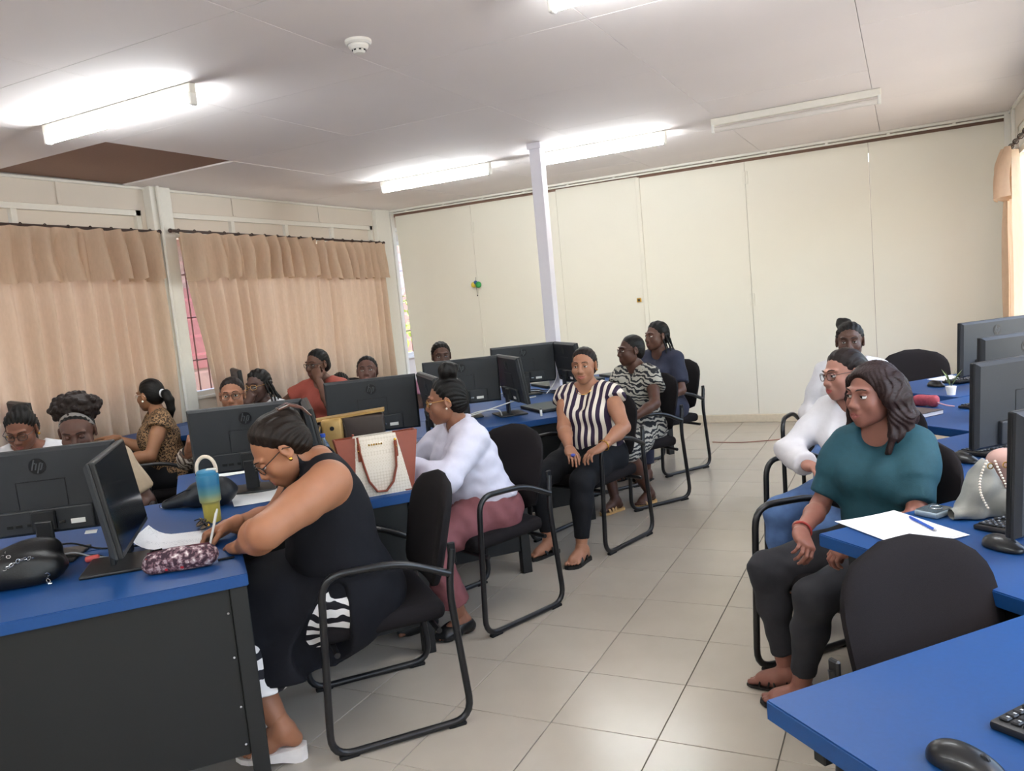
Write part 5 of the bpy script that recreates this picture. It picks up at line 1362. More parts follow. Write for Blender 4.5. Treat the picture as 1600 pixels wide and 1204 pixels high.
def mouse(p, d, label, z=DT):
    global MS0
    if MS0 is None: MS0 = make_mouse(); o = MS0
    else: o = copy_tree(MS0)
    o.location = (p[0], p[1], z); o.rotation_euler = (0, 0, hd(d)); return tag(o, label, 'mouse', 'black computer mice')
keyboard((.285, 1.625), (.80, -.60), 'black keyboard in the bottom right corner')
mouse((.055, 1.355), (.90, -.42), 'black mouse at the bottom right, nearest the camera')
keyboard(Rp(1, .585, .30), (.76, -.65), 'black keyboard mostly hidden by the monitor beside the grey bag'); mouse(Rp(1, .275, .40), N, 'black mouse at the right edge below the grey bag')
keyboard(Rp(2, .585, .325), (.72, -.69), 'black keyboard under the large right-hand monitor'); mouse(Rp(2, .27, .36), N, 'black mouse left of the keyboard under the large right-hand monitor')
keyboard(Rp(3, .70, .30), N, 'black keyboard behind the large right-hand monitor')
keyboard(Rp(4, .64, .30), N, 'black keyboard on the farthest right desk'); mouse(Rp(4, .29, .30), N, 'black mouse on the farthest right desk')
mouse((-2.95, 2.93), (.75, -.66), 'black mouse behind the colour-fade tumbler'); keyboard(Lp(1, .02, -.56), -U, 'black keyboard behind the woman in black')
for k in range(3): keyboard(Wp(k, (-.40, -.30, -.13)[k], -.35), -U, ['black keyboard the woman in leopard print reaches for', 'black keyboard on the wall desk by the white post', 'black keyboard on the wall desk under the second curtain'][k])

# papers
def lines_mat():
    def f(t, vec):
        n = t.nodes.new('ShaderNodeTexWave'); n.bands_direction = 'Y'; n.inputs['Scale'].default_value = 26; t.links.new(vec, n.inputs['Vector'])
        z = t.nodes.new('ShaderNodeTexNoise'); z.inputs['Scale'].default_value = 1; t.links.new(mapping(t, vec, (230, 40, 1)), z.inputs['Vector'])
        g = t.nodes.new('ShaderNodeTexNoise'); g.inputs['Scale'].default_value = 14; t.links.new(mapping(t, vec, (.25, 1, 1)), g.inputs['Vector'])
        m = t.nodes.new('ShaderNodeMath'); m.operation = 'MULTIPLY'; t.links.new(n.outputs['Fac'], m.inputs[0]); t.links.new(z.outputs[0], m.inputs[1])
        m2 = t.nodes.new('ShaderNodeMath'); m2.operation = 'MULTIPLY'; t.links.new(m.outputs[0], m2.inputs[0]); t.links.new(g.outputs[0], m2.inputs[1])
        return ramp(t, m2.outputs[0], [(0, '#f0f0f2'), (.29, '#b9bac0')])
    return ramp_mat('printed_sheet', f, .7)
M_print = lines_mat()
def sheet(c, d, w_, h_, label, curl=0, m=M_paper, bow=.003, z=DT):
    """c centre, d direction of the sheet's height"""
    mb = MB()
    def f(u, v):
        x, y = (u-.5)*w_, (v-.5)*h_; zz = .0012+bow*(2*u-1)**2*(.5+.5*v)
        if curl and u < .35: t = (.35-u)/.35; zz += curl*t*t; x += .3*curl*t*t
        return (x, y, zz)
    mb.grid(14, 10, f); o = mb.build('paper_sheet', m, None, True, 0, (c[0], c[1], z+.0006), hd(d), fix=False); return tag(o, label, 'paper', 'white paper sheets')
sheet((-.045, 2.615), (-.66, .75), .225, .305, 'printed sheet under the blue pen on the right', m=M_print)
sheet((-2.54, 2.10), (-.55, .83), .30, .21, 'curled white sheet the woman in black is writing on', curl=.045, m=M_print)
sheet((-2.74, 2.72), (-.75, .65), .21, .30, 'white sheet behind the arm of the woman in black', bow=.006)
sheet((-3.36, 3.16), U, .21, .30, 'white sheet under the second monitor')
# pens
def pen(a, b, m, mt, label, r=.0045):
    a, b = Vector(a), Vector(b); o = empty('pen', a, 0, label, 'pen'); d = (b-a)
    L = d.length; M = d.to_track_quat('Z', 'Y').to_matrix().to_4x4()
    MB().lathe([(0, .012), (r*.9, .012), (r, .03), (r, L-.012), (r*.8, L), (0, L)], 12, M=M).build('barrel', m, o, True)
    MB().lathe([(0, 0), (.0012, 0), (r*.9, .012), (0, .012)], 10, M=M).build('tip', mt, o, True)
    MB().rbox((r*1.35, 0, L-.035), (.002, .003, .042), .0008, 1, M=M).build('clip', m, o)
    return o
M_bpen = mat('blue_pen_plastic', '#1f4fb0', .3, var=0)
pen((.055, 2.59, DT+.007), (-.015, 2.725, DT+.007), M_bpen, M_silver, 'blue ballpoint lying on the printed sheet')
def world_of(p, v):
    c, s_ = math.cos(p.root.rotation_euler.z), math.sin(p.root.rotation_euler.z); return Vector((p.root.location.x+c*v[0]-s_*v[1], p.root.location.y+s_*v[0]+c*v[1], v[2]))
tip = world_of(p1, p1.wr['R']+p1.hb['R'] @ V3(-.030, .108, -.066)); tip.z = DT+.004
gp = world_of(p1, p1.wr['R']+p1.hb['R'] @ V3(-.034, .085, -.035)); dd = (gp-tip).normalized(); dd = (dd+Vector((.05, .1, .9))).normalized()
pen(tip, tip+dd*.142, M_white, M_silver, 'white pen in the writing hand of the woman in black')

# tumbler
def fade(t, vec):
    s_ = t.nodes.new('ShaderNodeSeparateXYZ'); t.links.new(vec, s_.inputs[0]); m = t.nodes.new('ShaderNodeMath'); m.operation = 'MULTIPLY'; m.inputs[1].default_value = 5; t.links.new(s_.outputs[2], m.inputs[0])
    return ramp(t, m.outputs[0], [(0, '#c9b24e'), (.38, '#c2b45a'), (.62, '#5c8f90'), (.80, '#2f7096'), (1, '#3a7ea2')], 'LINEAR')
tb = empty('tumbler', (-2.615, 2.345, DT), math.radians(25), 'blue to yellow colour-fade tumbler with cream loop handle', 'tumbler')
MB().lathe([(0, 0), (.031, 0), (.033, .004), (.035, .075), (.037, .082), (.0425, .088), (.0455, .195), (.044, .198), (0, .198)], 32).build('body', ramp_mat('fade_paint', fade, .4), tb, True, 30)
MB().lathe([(0, .198), (.041, .198), (.042, .212), (.034, .218), (0, .218)], 28).build('lid', mat('blue_lid', '#3f86ad', .4), tb, True, 40)
M_cream = mat('cream_silicone', '#e3d3c0', .5)
MB().tube([(-.040, 0, .205)]+[(.040*math.cos(a), 0, .222+.052*math.sin(a)) for a in [PI-PI*i/16 for i in range(17)]]+[(.040, 0, .205)], .0065, 10, flat=1.2).build('loop_handle', M_cream, tb, True, 60)
MB().rbox((.022, 0, .219), (.045, .022, .008), .003, 2).build('spout_cover', M_white, tb)
# pencil case
def floral(t, vec):
    v = t.nodes.new('ShaderNodeTexVoronoi'); v.inputs['Scale'].default_value = 55; t.links.new(vec, v.inputs['Vector'])
    n = t.nodes.new('ShaderNodeTexNoise'); n.inputs['Scale'].default_value = 70; t.links.new(vec, n.inputs['Vector'])
    c1 = ramp(t, n.outputs[0], [(0, '#3a2530'), (.45, '#6d5058'), (.55, '#a38d90'), (.66, '#d8cfcc')])
    v2 = t.nodes.new('ShaderNodeTexVoronoi'); v2.inputs['Scale'].default_value = 24; t.links.new(vec, v2.inputs['Vector'])
    mx = t.nodes.new('ShaderNodeMix'); mx.data_type = 'RGBA'; mx.inputs[7].default_value = lin('#c22b36')
    f_ = t.nodes.new('ShaderNodeMath'); f_.operation = 'LESS_THAN'; f_.inputs[1].default_value = .16; t.links.new(v2.outputs['Distance'], f_.inputs[0])
    t.links.new(f_.outputs[0], mx.inputs[0]); t.links.new(c1, mx.inputs[6]); return mx.outputs[2]
pc = empty('pencil_case', (-2.225, 1.835, DT), math.radians(38), 'mauve flowered pencil case at the front edge of the nearest desk', 'pencil case')
f = Field((-.13, -.05, -.01), (.13, .05, .09), .004); f.cone((-.085, 0, .030), (.085, 0, .036), .032, .036, 0); f.ell((0, .0, .04), (.105, .036, .036), .03); f.ripple(.0022, 60, 4); f.plane((0, 0, .003), (0, 0, -1)); fthing(f, 'pouch', ramp_mat('flowered_cloth', floral, .7, .2), pc)
MB().tube([(-.10, 0, .066), (0, -.004, .0755), (.10, 0, .074)], .0035, 6, flat=1.6).build('zip', mat('maroon_zip', '#4a1f2c', .6), pc, True)
MB().rbox((.145, .01, .004), (.055, .018, .003), .001, 1, M=Matrix.Rotation(.2, 4, 'Z')).build('strap', M_blackc, pc)
# black pouch bag
pb_ = empty('soft_bag', (-2.92, 2.53, DT), math.radians(20), 'slouched black pouch bag behind the tumbler', 'bag')
f = Field((-.2, -.09, -.01), (.22, .1, .16), .005); f.cone((-.14, 0, .02), (.12, .01, .055), .02, .055, 0); f.cone((.02, .0, .04), (.14, .01, .07), .045, .05, .04); f.ell((.08, 0, .09), (.08, .035, .03), .04); f.ripple(.004, 50, 2); f.plane((0, 0, .003), (0, 0, -1)); fthing(f, 'pouch', mat('black_grained_leather', '#1f2126', .45, var=.15, bump=.2), pb_)
MB().tube([(-.13, -.02, .04), (-.02, -.035, .085), (.10, -.04, .10)], .003, 5).build('zip', M_logo, pb_)
MB().tube([(-.165+.008*math.cos(a), .0, .014+.008*math.sin(a)) for a in [2*PI*i/10 for i in range(10)]], .002, 5, closed=True).build('zip_ring', M_silver, pb_, True)
# folded sunglasses
sg = empty('sunglasses', (-2.56, 2.215, DT+.012), math.radians(115), 'folded black sunglasses with gold hinges beside the tumbler', 'sunglasses')
for s_ in (-1, 1):
    pts = [(s_*.034+.027*math.cos(a), 0, .024+.021*math.sin(a)) for a in [2*PI*i/18 for i in range(18)]]; MB().tube(pts, .003, 6, closed=True).build('rim', M_gfr, sg, True)
    MB().prism([(p_[0], p_[2]) for p_ in pts], -.0008, .0008, M=Matrix.Rotation(PI/2, 4, 'X')).build('lens', M_screen, sg)
    MB().tube([(s_*.066, .0, .032), (s_*.062, .012, .032), (-s_*.045, .02+.006*s_, .028), (-s_*.062, .022+.006*s_, .012)], .0024, 6).build('temple', M_gfr, sg, True)
    MB().ball((s_*.066, .003, .034), .005, 10, 7).build('hinge', M_gold, sg, True)
MB().tube([(-.009, 0, .03), (.009, 0, .03)], .0025, 6).build('bridge', M_gfr, sg, True); sg.rotation_euler = (math.radians(62), 0, math.radians(150))
# black handbag with chain, bottom left
bg_ = empty('handbag', (-2.74, 1.585, DT), math.radians(48), 'black handbag with silver chain on the nearest desk at the left edge', 'bag')
f = Field((-.22, -.12, -.01), (.22, .12, .17), .006); f.ell((0, 0, .05), (.17, .085, .065), 0); f.ell((.06, .02, .09), (.10, .06, .05), .03); f.cone((-.12, -.03, .04), (.13, -.05, .045), .05, .035, .04); f.ripple(.006, 45, 5); f.plane((0, 0, .003), (0, 0, -1)); fthing(f, 'pouch', mat('black_soft_leather', '#121214', .42, var=.15, bump=.25, bscale=150), bg_)
rnd = random.Random(5)
chain = [(.10-.010*i, -.06-.03*math.sin(i*.23), .082+.018*math.sin(i*.35)) for i in range(24)]+[(.12+.004*math.sin(i), -.06-.012*i*.5, .07-.009*i) for i in range(8)]+[(rnd.uniform(-.06, .05), rnd.uniform(-.06, .0), 0) for i in range(26)]
for i, c in enumerate(chain):
    if c[2] == 0: c = (c[0], c[1], .118-.5*abs(c[0])-.25*abs(c[1]+.03))
    M = Matrix.Translation(c) @ Matrix.Rotation(i*1.3, 4, 'X') @ Matrix.Rotation(i*.7, 4, 'Z'); pts = [M @ Vector((.0075*math.cos(a), .005*math.sin(a), 0)) for a in [2*PI*k/8 for k in range(8)]]; MB().tube(pts, .0016, 5, closed=True).build('chain_link', M_silver, bg_, True)
o = MB().rbox((0, 0, .012), (.05, .024, .022), .009, 3); one(o, 'coin_purse', mat('coral_red_vinyl', '#c2524e', .4), (-2.67, 1.83, DT), .9, 'small red purse among the cables behind the black handbag', 'purse', True)
# power adapter and cables behind the nearest monitors
ad = empty('power_adapter', (-2.63, 1.93, DT), .7, 'black adapter box with white sticker behind the nearest monitor', 'adapter'); MB().rbox((0, 0, .03), (.06, .06, .06), .005, 2).build('case', M_plast, ad); MB().box((.0, -.0305, .045), (.045, .001, .012)).build('sticker', M_white, ad)
def cable(pts, r, m, label, name='cable'):
    P = [Vector(p) for p in pts]; out = []
    for i in range(len(P)-1):
        p0, p1_, p2_, p3_ = P[max(0, i-1)], P[i], P[i+1], P[min(len(P)-1, i+2)]
        for k in range(6):
            t = k/6; out.append(.5*((2*p1_)+(-p0+p2_)*t+(2*p0-5*p1_+4*p2_-p3_)*t*t+(-p0+3*p1_-3*p2_+p3_)*t**3))
    out.append(P[-1]); return tag(MB().tube(out, r, 7).build(name, m, None, True), label, 'cable', 'cables on the desks')
M_gcab = mat('grey_cable', '#8f9194', .5); M_wcab = mat('white_cable', '#d9d8d3', .45); Z0 = DT+.004
cable([(-2.95, 1.80, Z0), (-2.85, 1.78, Z0+.02), (-2.72, 1.88, Z0), (-2.60, 1.86, Z0), (-2.50, 1.99, Z0)], .0035, M_rub, 'black cable looping under the nearest monitor')
cable([(-3.05, 1.92, Z0), (-2.88, 1.90, Z0+.03), (-2.78, 1.95, Z0), (-2.62, 2.02, Z0)], .0035, M_rub, 'black cable behind the nearest monitor base')
cable([(-2.80, 1.72, Z0+.02), (-2.74, 1.80, Z0+.035), (-2.66, 1.84, Z0+.01), (-2.56, 1.90, Z0)], .003, M_gcab, 'grey cable beside the black handbag')
cable([(-2.86, 2.98, Z0), (-2.80, 2.90, Z0+.05), (-2.72, 2.90, Z0+.07), (-2.63, 2.96, Z0+.05), (-2.60, 3.02, Z0)], .0035, M_wcab, 'white cable looping beside the glasses of the woman in black')
cable([(-2.80, 3.03, Z0), (-2.73, 2.95, Z0+.05), (-2.66, 2.98, Z0+.05), (-2.62, 3.06, Z0)], .0035, M_wcab, 'shorter white cable loop behind the woman in black')
def tag_strip(c, rz, label): one(MB().rbox((0, 0, .0), (.045, .018, .002), .0008, 1, M=Matrix.Rotation(.6, 4, 'X')), 'cable_label', M_white, c, rz, label, 'label')
tag_strip((-2.80, 1.93, DT+.075), .5, 'white paper tag hanging from a cable under the nearest monitor')
# tote
tt = empty('tote_bag', Lp(1, -.155, -.120).tolist()+[DT], hd(N), 'cream patterned tote with rust brown ends and straps on the desk edge', 'bag')
M_rust = mat('rust_leather', '#7f3a25', .5, var=.06, bump=.1)
def mono(t, vec):
    v = t.nodes.new('ShaderNodeTexVoronoi'); v.inputs['Scale'].default_value = 75; v.inputs['Randomness'].default_value = .1; t.links.new(vec, v.inputs['Vector']); return ramp(t, v.outputs['Distance'], [(0, '#cabdac'), (.30, '#d3c8ba'), (.62, '#c6b9a8')])
M_mono = ramp_mat('cream_monogram_canvas', mono, .6)
# local +y = towards the camera; the tote's broad face looks along +y
bt, tp_, hh_, dp = .135, .175, .262, .06
def tface(u, v, y0=1): 
    z = v*hh_; hw_ = bt+(tp_-bt)*v; x = (2*u-1)*hw_; return (x, dp*(1-.45*v)+.012*math.sin(PI*u)*math.sin(PI*v), z)
def quadstrip(mb, f1, f2, nu, nv):
    pass
def slab(name, m, xa, xb, sgn, zt=None):
    mb = MB(); nu, nv = 10, 10
    def f(off):
        def g(u, v):
            s0 = xa[0]+(xa[1]-xa[0])*v; s1 = xb[0]+(xb[1]-xb[0])*v; x = s0+(s1-s0)*u; z = v*hh_
            return (x, sgn*(dp*(1-.5*v)+.012*math.cos(x*8)*math.sin(PI*v)-off), z)
        return g
    mb.grid(nu, nv, f(0)); mb.grid(nu, nv, f(.003)); n_ = nu*nv
    rim = [(i, 0) for i in range(nu)]+[(nu-1, j) for j in range(1, nv)]+[(i, nv-1) for i in range(nu-2, -1, -1)]+[(0, j) for j in range(nv-2, 0, -1)]
    ids = [i*nv+j for i, j in rim]
    for q_ in range(len(ids)): mb.f.append([ids[q_], ids[(q_+1) % len(ids)], ids[(q_+1) % len(ids)]+n_, ids[q_]+n_]); mb.mi.append(0)
    return mb.build(name, m, tt, True, 50)
for sg_ in (1, -1):
    slab('canvas_panel', M_mono, (-.128, -.085), (.128, .095), sg_)
    slab('end_panel', M_rust, (-.135, -.185), (-.127, -.084), sg_); slab('end_panel', M_rust, (.127, .094), (.135, .185), sg_)
mb = MB()
for s_ in (-1, 1): mb.add([(s_*.135, -dp, 0), (s_*.135, dp, 0), (s_*.185, dp*.5, hh_), (s_*.185, -dp*.5, hh_), (s_*.128, dp, 0), (s_*.128, -dp, 0), (s_*.178, -dp*.5, hh_), (s_*.178, dp*.5, hh_)], [(0, 1, 2, 3), (4, 5, 6, 7), (1, 4, 7, 2), (5, 0, 3, 6), (2, 7, 6, 3), (0, 5, 4, 1)])
mb.build('gusset', M_rust, tt); MB().box((0, 0, .004), (.268, 2*dp, .006)).build('bottom', M_rust, tt); MB().box((0, 0, hh_*.93), (.33, .05, .006)).build('lining', M_blackc, tt)
for sg_ in (1, -1):
    y = lambda z: sg_*(dp*(1-.5*min(1, max(0, z/hh_)))+.018)
    pts = [(-.075, hh_-.03), (-.073, .20), (-.066, .12), (-.045, .055), (-.01, .018), (.030, .022), (.060, .07), (.075, .14), (.085, .20), (.088, hh_+.005)]
    MB().tube([(x, y(z)+sg_*.004*math.sin(i), z) for i, (x, z) in enumerate(pts)], .0105, 8, flat=.5).build('strap', M_rust, tt, True)
    for x in (-.075, .087):
        for z in (.205, .235): MB().ball((x, y(z)+sg_*.006, z), (.007, .004, .008), 10, 7).build('buckle', M_gold, tt, True)
        MB().rbox((x, y(.19), .195), (.016, .004, .07), .002, 1).build('strap_tab', M_rust, tt)
for i, w_ in enumerate((.010, .006, .008, .010, .006, .008)): MB().box((-.015+.011*i, dp*.62+.009, hh_*.86), (w_*.7, .002, .008)).build('metal_letter', M_gold, tt)
# gold and brown bag behind it
gb = empty('handbag', (-2.70, 3.45, DT), hd((.55, -.83)), 'shiny gold and dark brown handbag behind the tote', 'bag')
M_gld = mat('gold_leather', '#b08d55', .35, var=.08, metal=.25, bump=.1); M_dkb = mat('dark_brown_leather', '#3a2e28', .5, var=.1, bump=.15)
MB().rbox((-.05, 0, .115), (.20, .10, .23), .015, 3).build('body', M_dkb, gb, True)
MB().rbox((.10, .005, .115), (.105, .11, .23), .018, 3).build('gold_panel', M_gld, gb, True)
MB().rbox((.175, 0, .11), (.05, .10, .20), .015, 2).build('side_gusset', M_dkb, gb, True)
MB().box((0, 0, .235), (.34, .085, .012), M=Matrix.Rotation(.06, 4, 'Y')).build('zip_top', M_gld, gb)
MB().lathe([(0, 0), (.011, 0), (.009, .004), (0, .004)], 16, M=Matrix.Translation((.10, .061, .185)) @ Matrix.Rotation(-PI/2, 4, 'X')).build('snap', M_logo, gb, True)
MB().tube([(.155, .055, .20), (.17, .07, .15), (.172, .07, .08), (.165, .06, .03)], .007, 7, flat=.5).build('strap', M_gld, gb, True); MB().tube([(.045, .058, .21), (.035, .066, .17), (.035, .066, .12)], .006, 7, flat=.5).build('strap', M_dkb, gb, True)
gb.scale = (1.1, 1.1, 1.12)
# water bottle
wb_ = empty('water_bottle', (-2.71, 3.20, DT), 0, 'clear water bottle between the monitors left of the tote', 'bottle')
M_pet = mat('clear_plastic', '#c9d6de', .1, var=0, trans=.85)
MB().lathe([(0, 0), (.030, 0), (.032, .01), (.030, .05), (.032, .06), (.030, .10), (.032, .13), (.026, .155), (.012, .178), (.012, .19), (0, .19)], 20).build('body', M_pet, wb_, True, 60); MB().lathe([(0, .188), (.0145, .188), (.0145, .205), (0, .205)], 16).build('cap', mat('blue_cap', '#2c4fa8', .4), wb_)
# pink bag
pk = empty('handbag', Lp(2, -.118, -1.16).tolist()+[DT], .8, 'pink bag left of the white-shirt woman', 'bag')
f = Field((-.12, -.08, -.01), (.12, .08, .30), .006); f.ell((0, 0, .10), (.095, .055, .11), 0); f.ell((0, 0, .20), (.06, .035, .08), .04); f.ripple(.006, 40, 9); f.plane((0, 0, .003), (0, 0, -1)); M_pk = mat('pink_satin', '#b3607f', .4, var=.12, bump=.15); fthing(f, 'pouch', M_pk, pk)
MB().tube([(-.05, 0, .24), (-.03, 0, .30), (.03, 0, .30), (.05, 0, .24)], .008, 8).build('handle', M_pk, pk, True)
# cables and small things around the middle monitors
cable([Lp(4, 1.554*0-.42, -.75).tolist()+[DT+.40], Lp(4, -.36, -.70).tolist()+[DT+.33], Lp(4, -.35, -.66).tolist()+[DT+.2], Lp(4, -.42, -.60).tolist()+[DT+.08], Lp(4, -.55, -.50).tolist()+[Z0]], .004, M_wcab, 'white cable hanging over the black monitor behind the striped blouse')
cable([Lp(3, -.75, -.50).tolist()+[Z0], Lp(3, -.60, -.38).tolist()+[Z0+.05], Lp(3, -.40, -.36).tolist()+[Z0+.09], Lp(3, -.25, -.30).tolist()+[Z0+.11]], .004, M_wcab, 'white cable running up to the narrow edge-on monitor')
cable([Lp(3, -.80, -.42).tolist()+[Z0], Lp(3, -.70, -.30).tolist()+[Z0+.06], Lp(3, -.55, -.28).tolist()+[Z0+.06], Lp(3, -.50, -.34).tolist()+[Z0]], .004, M_wcab, 'thick white cable loop behind the hair of the white-shirt woman')
cable([Lp(2, -.55, -.35).tolist()+[Z0], Lp(2, -.30, -.22).tolist()+[Z0+.01], Lp(2, -.12, -.10).tolist()+[Z0+.02]], .004, M_rub, 'black cable on the desk right of the tote')
for i, (a, b) in enumerate(((-.8, -.9), (-.7, -.75), (-.75, -.62))): cable([Lp(4, a, b).tolist()+[Z0], Lp(4, a+.1, b+.1).tolist()+[Z0+.03], Lp(4, a+.22, b+.06).tolist()+[Z0], Lp(4, a+.3, b+.16).tolist()+[Z0]], .004, M_rub if i else M_wcab, ['pale cable under the monitor before the white column', 'black cable under the monitor before the white column', 'black cable tangled behind the blue box'][i])
bx_ = empty('plastic_box', Lp(3, .02-.08, -.18).tolist()+[DT], HU, 'small translucent blue box beside the striped blouse', 'box'); MB().rbox((0, 0, .045), (.10, .08, .09), .01, 3).build('tub', mat('translucent_blue_plastic', '#3f78b8', .25, var=.03, spec=.5), bx_, True); MB().rbox((0, 0, .094), (.106, .086, .012), .004, 2).build('lid', mat('pale_blue_plastic', '#7fa6cf', .3), bx_)
fd = empty('flash_drive', Lp(3, -.30, -.12).tolist()+[DT], .4, 'small white flash drive standing by the narrow monitor', 'flash drive'); MB().rbox((0, 0, .022), (.016, .008, .044), .003, 2).build('case', M_white, fd); MB().rbox((0, 0, .05), (.012, .005, .014), .001, 1).build('plug', M_silver, fd)
def laptop(p, d, label, z=DT, col='#4a4f4c'):
    r = empty('laptop', (p[0], p[1], z), hd(d), label, 'laptop', 'closed laptops'); MB().rbox((0, 0, .009), (.36, .25, .014), .004, 2).build('base', M_plast2, r); MB().rbox((0, 0, .020), (.36, .25, .008), .003, 2).build('lid', mat('grey_green_lid', col, .5), r); return r
laptop(Lp(3, -.03-.1, -.42), U, 'flat grey-green laptop beside the blue box'); laptop(Lp(5, -.35, -.30), -U, 'closed laptop on the last left desk, nearest the aisle'); laptop(Lp(5, -.70, -.35), -U, 'closed laptop on the last left desk, second from the aisle'); laptop(Lp(5, -1.05, -.30), -U, 'closed laptop on the last left desk, third from the aisle')
sheet(Lp(4, -.18, -.28), U, .21, .30, 'white sheet behind the shoulder of the woman in zebra print')
# wall desk papers
sheet(Wp(2, -.30, -.55), U, .21, .30, 'white sheets on the wall desk by the white post'); f = Field((-.1, -.07, -.01), (.1, .07, .06), .006); f.ell((0, 0, .015), (.085, .05, .025), 0); f.ripple(.006, 50, 4); f.plane((0, 0, .002), (0, 0, -1)); cl_ = empty('folded_cloth', Wp(1, -.35, -.20).tolist()+[DT], .5, 'dark blue cloth on the wall desk by the white post', 'cloth'); fthing(f, 'cloth', mat('dark_blue_cloth', '#22386b', .85, var=.1), cl_)
# right-hand desks
ph = empty('phone', (.055, 2.785, DT), math.radians(-35), 'silver grey phone beside the grey bag', 'phone'); MB().rbox((0, 0, .010), (.078, .095, .019), .006, 3).build('body', mat('silver_grey_case', '#8fa0ab', .25, metal=.3, var=.03), ph, True); MB().rbox((0, 0, .020), (.070, .087, .003), .001, 1).build('back_glass', mat('grey_mirror_back', '#5d666b', .12, metal=.4, var=0), ph); MB().tube([(.018*math.cos(a), .008+.018*math.sin(a), .0215) for a in [2*PI*i/20 for i in range(20)]], .0022, 6, closed=True).build('ring', M_silver, ph, True)
gy = empty('handbag', (.215, 2.80, DT), math.radians(24), 'grey bucket bag with pearl chain and pink side panel', 'bag')
M_gy = mat('pale_grey_leather', '#8d8f8a', .5, var=.06, bump=.15); M_pkl = mat('blush_leather', '#b08f86', .5, var=.05, bump=.1)
f = Field((-.14, -.11, -.01), (.14, .11, .25), .0048)
f.cone((-.07, 0, .03), (.07, 0, .03), .05, .05, 0); f.cone((-.04, 0, .10), (.04, 0, .10), .055, .055, .05); f.ell((0, 0, .17), (.05, .035, .045), .05); f.ell((-.105, -.01, .02), (.05, .035, .022), .03); f.ripple(.0045, 55, 6); f.plane((0, 0, .003), (0, 0, -1)); f.plane((.06, 0, 0), (.9, 0, .35)); f.ell((0, -.01, .215), (.030, .028, .03), .01, 'sub'); fthing(f, 'pouch', M_gy, gy)
f = Field((-.05, -.12, -.01), (.19, .11, .26), .0055); f.cone((.09, .01, .04), (.09, .01, .12), .07, .06, 0); f.ell((.05, .01, .19), (.06, .04, .04), .05); f.ripple(.003, 45, 7); f.plane((0, 0, .003), (0, 0, -1)); f.plane((.062, 0, 0), (-.9, 0, -.35)); fthing(f, 'pink_panel', M_pkl, gy)
MB().rbox((.095, -.062, .15), (.012, .006, .035), .002, 1, M=Matrix.Rotation(.3, 4, 'Y')).build('clasp', mat('bronze_clasp', '#7a6552', .35, metal=.6), gy)
pearls = [(-.045-.030*math.sin(PI*i/17), -.055-.01*math.sin(PI*i/17), .205-.0095*i) for i in range(18)]+[(-.015+.004*i, -.05, .20-.010*i) for i in range(10)]
pme = MB().ball((0, 0, 0), .0042, 10, 7).mesh('pearl', True, 0); pme.materials.append(M_pearl)
for c in pearls: o = link('pearl', pme, gy); o.location = c
gy.scale = (.9, .9, .9)
for x in (-.03, .02): MB().tube([(x+.009*math.cos(a), -.05, .185+.009*math.sin(a)) for a in [2*PI*i/12 for i in range(12)]], .002, 6, closed=True).build('ring', M_gold, gy, True)
bk_ = empty('notebook', (.03, 4.63, DT), math.radians(-38), 'dark-covered notebook on the desk behind the woman in teal', 'book'); MB().box((0, 0, .012), (.145, .20, .018)).build('pages', M_paper, bk_); MB().rbox((0, 0, .0225), (.15, .205, .003), .001, 1).rbox((0, 0, .0015), (.15, .205, .003), .001, 1).rbox((-.075, 0, .012), (.003, .205, .024), .001, 1).build('cover', mat('dark_brown_cover', '#4a3f3e', .5), bk_)
rp = empty('purse', (.065, 4.93, DT), math.radians(-35), 'soft red and pink purse behind the notebook', 'purse'); f = Field((-.12, -.07, -.01), (.12, .07, .09), .005); f.cone((-.06, 0, .022), (.06, 0, .026), .024, .026, 0); f.ell((0, 0, .04), (.07, .035, .025), .02); f.ripple(.005, 60, 3); f.plane((0, 0, .002), (0, 0, -1)); fthing(f, 'pouch', mat('red_pink_cloth', '#9c4450', .7, var=.3, nscale=50), rp); MB().tube([(.07, 0, .03), (.11, -.02, .025), (.14, -.01, .015), (.17, .01, .01)], .004, 6).build('strap', mat('pale_pink_strap', '#c79aa0', .6), rp, True)
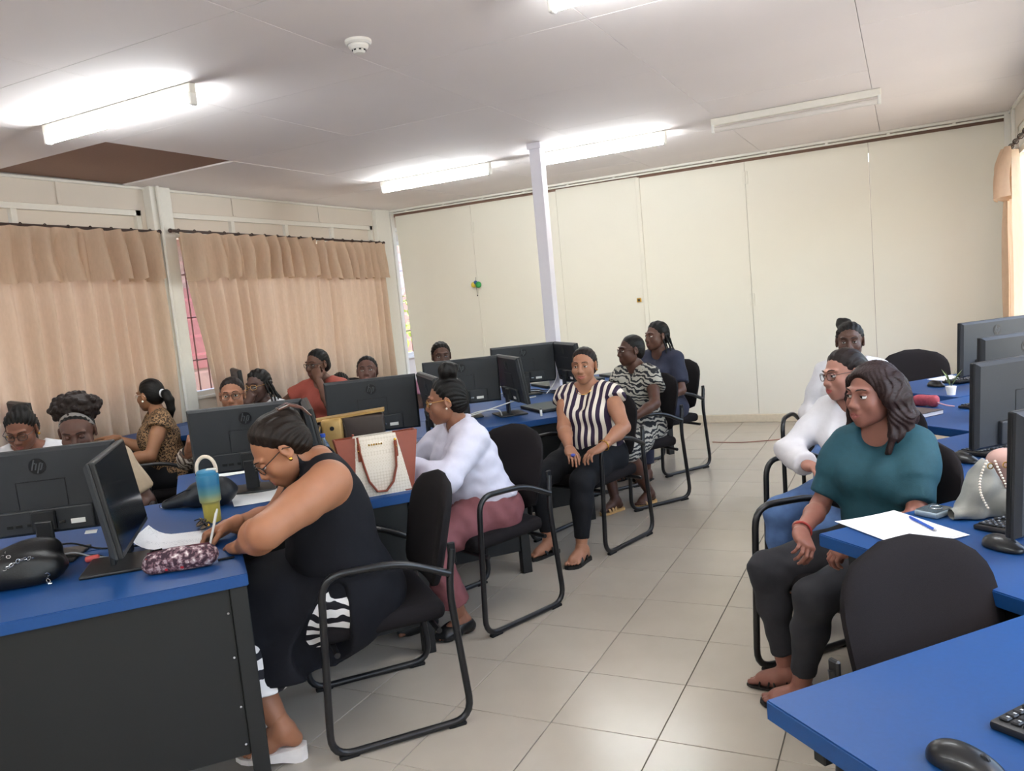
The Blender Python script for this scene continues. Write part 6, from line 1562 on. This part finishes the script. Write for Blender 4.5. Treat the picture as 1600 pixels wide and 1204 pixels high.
# empty-desk papers near the far right monitor
sheet(Rp(4, .62, .12), U, .16, .22, 'white pad beside the farthest right monitor')
pl = empty('potted_plant', Rp(4, .06, .60).tolist()+[DT], 0, 'tiny plant in a pot beside the farthest right monitor', 'plant'); MB().lathe([(0, 0), (.022, 0), (.030, .05), (.026, .05), (.0, .045)], 16).build('pot', M_white, pl, True, 30)
rnd = random.Random(2)
for i in range(14):
    a = rnd.uniform(0, 6.28); l = rnd.uniform(.07, .13); t = rnd.uniform(.25, .8); e = Vector((math.cos(a)*math.sin(t)*l, math.sin(a)*math.sin(t)*l, .045+math.cos(t)*l)); s_ = Vector((-math.sin(a), math.cos(a), 0))*.006; m_ = Vector((e.x*.5, e.y*.5, .045+(e.z-.045)*.65)); MB().add([(0, 0, .045), m_+s_, e, m_-s_, m_+Vector((0, 0, .002))], [(0, 1, 4), (1, 2, 4), (2, 3, 4), (3, 0, 4)]).build('leaf', mat('plant_leaf', '#6d7a4a', .6, var=.1), pl)
# floor and walls
cable([(-1.72, 7.62, .004), (-1.45, 7.60, .004), (-1.22, 7.68, .004), (-1.02, 7.78, .004), (-.78, 7.80, .004), (-.5, 7.7, .004)], .005, mat('brown_cord', '#8a5f52', .6), 'brown cord lying on the floor near the back partition', 'cord')
def ornament(p, label, cols):
    r = empty('hanging_ornament', p, 0, label, 'ornament')
    for i, (x, z, rr, c) in enumerate(cols): MB().ball((x, -.03, z), (rr, rr*.7, rr), 14, 9).build('ball', mat('ornament_'+c.strip('#'), c, .4), r, True)
    MB().tube([(0, -.01, .09), (0, -.03, 0)], .002, 5).build('string', M_rub, r); MB().tube([(.005, -.03, -.03), (.008, -.025, -.13)], .002, 5).ball((.008, -.025, -.135), .008, 8, 6).build('tail', M_rub, r)
ornament((-4.71, YB, 1.76), 'green and yellow bauble cluster hanging on the back partition', ((-.03, 0, .034, '#c9b23f'), (.035, -.005, .040, '#2f8f4a'), (0, .02, .028, '#2b4f8f')))
ornament((.80, YB, 2.20), 'small green bauble hanging near the right end of the partition', ((0, -.02, .045, '#4f7f63'),))
wd = empty('wall_device', (XR-.03, 6.9, 2.52), 0, 'dark wall-mounted device at the right edge under the ceiling', 'device'); MB().rbox((0, 0, 0), (.10, .22, .12), .015, 2).build('housing', M_plast2, wd, True); MB().rbox((-.055, 0, 0), (.012, .18, .08), .004, 1).build('grille', M_rub, wd)
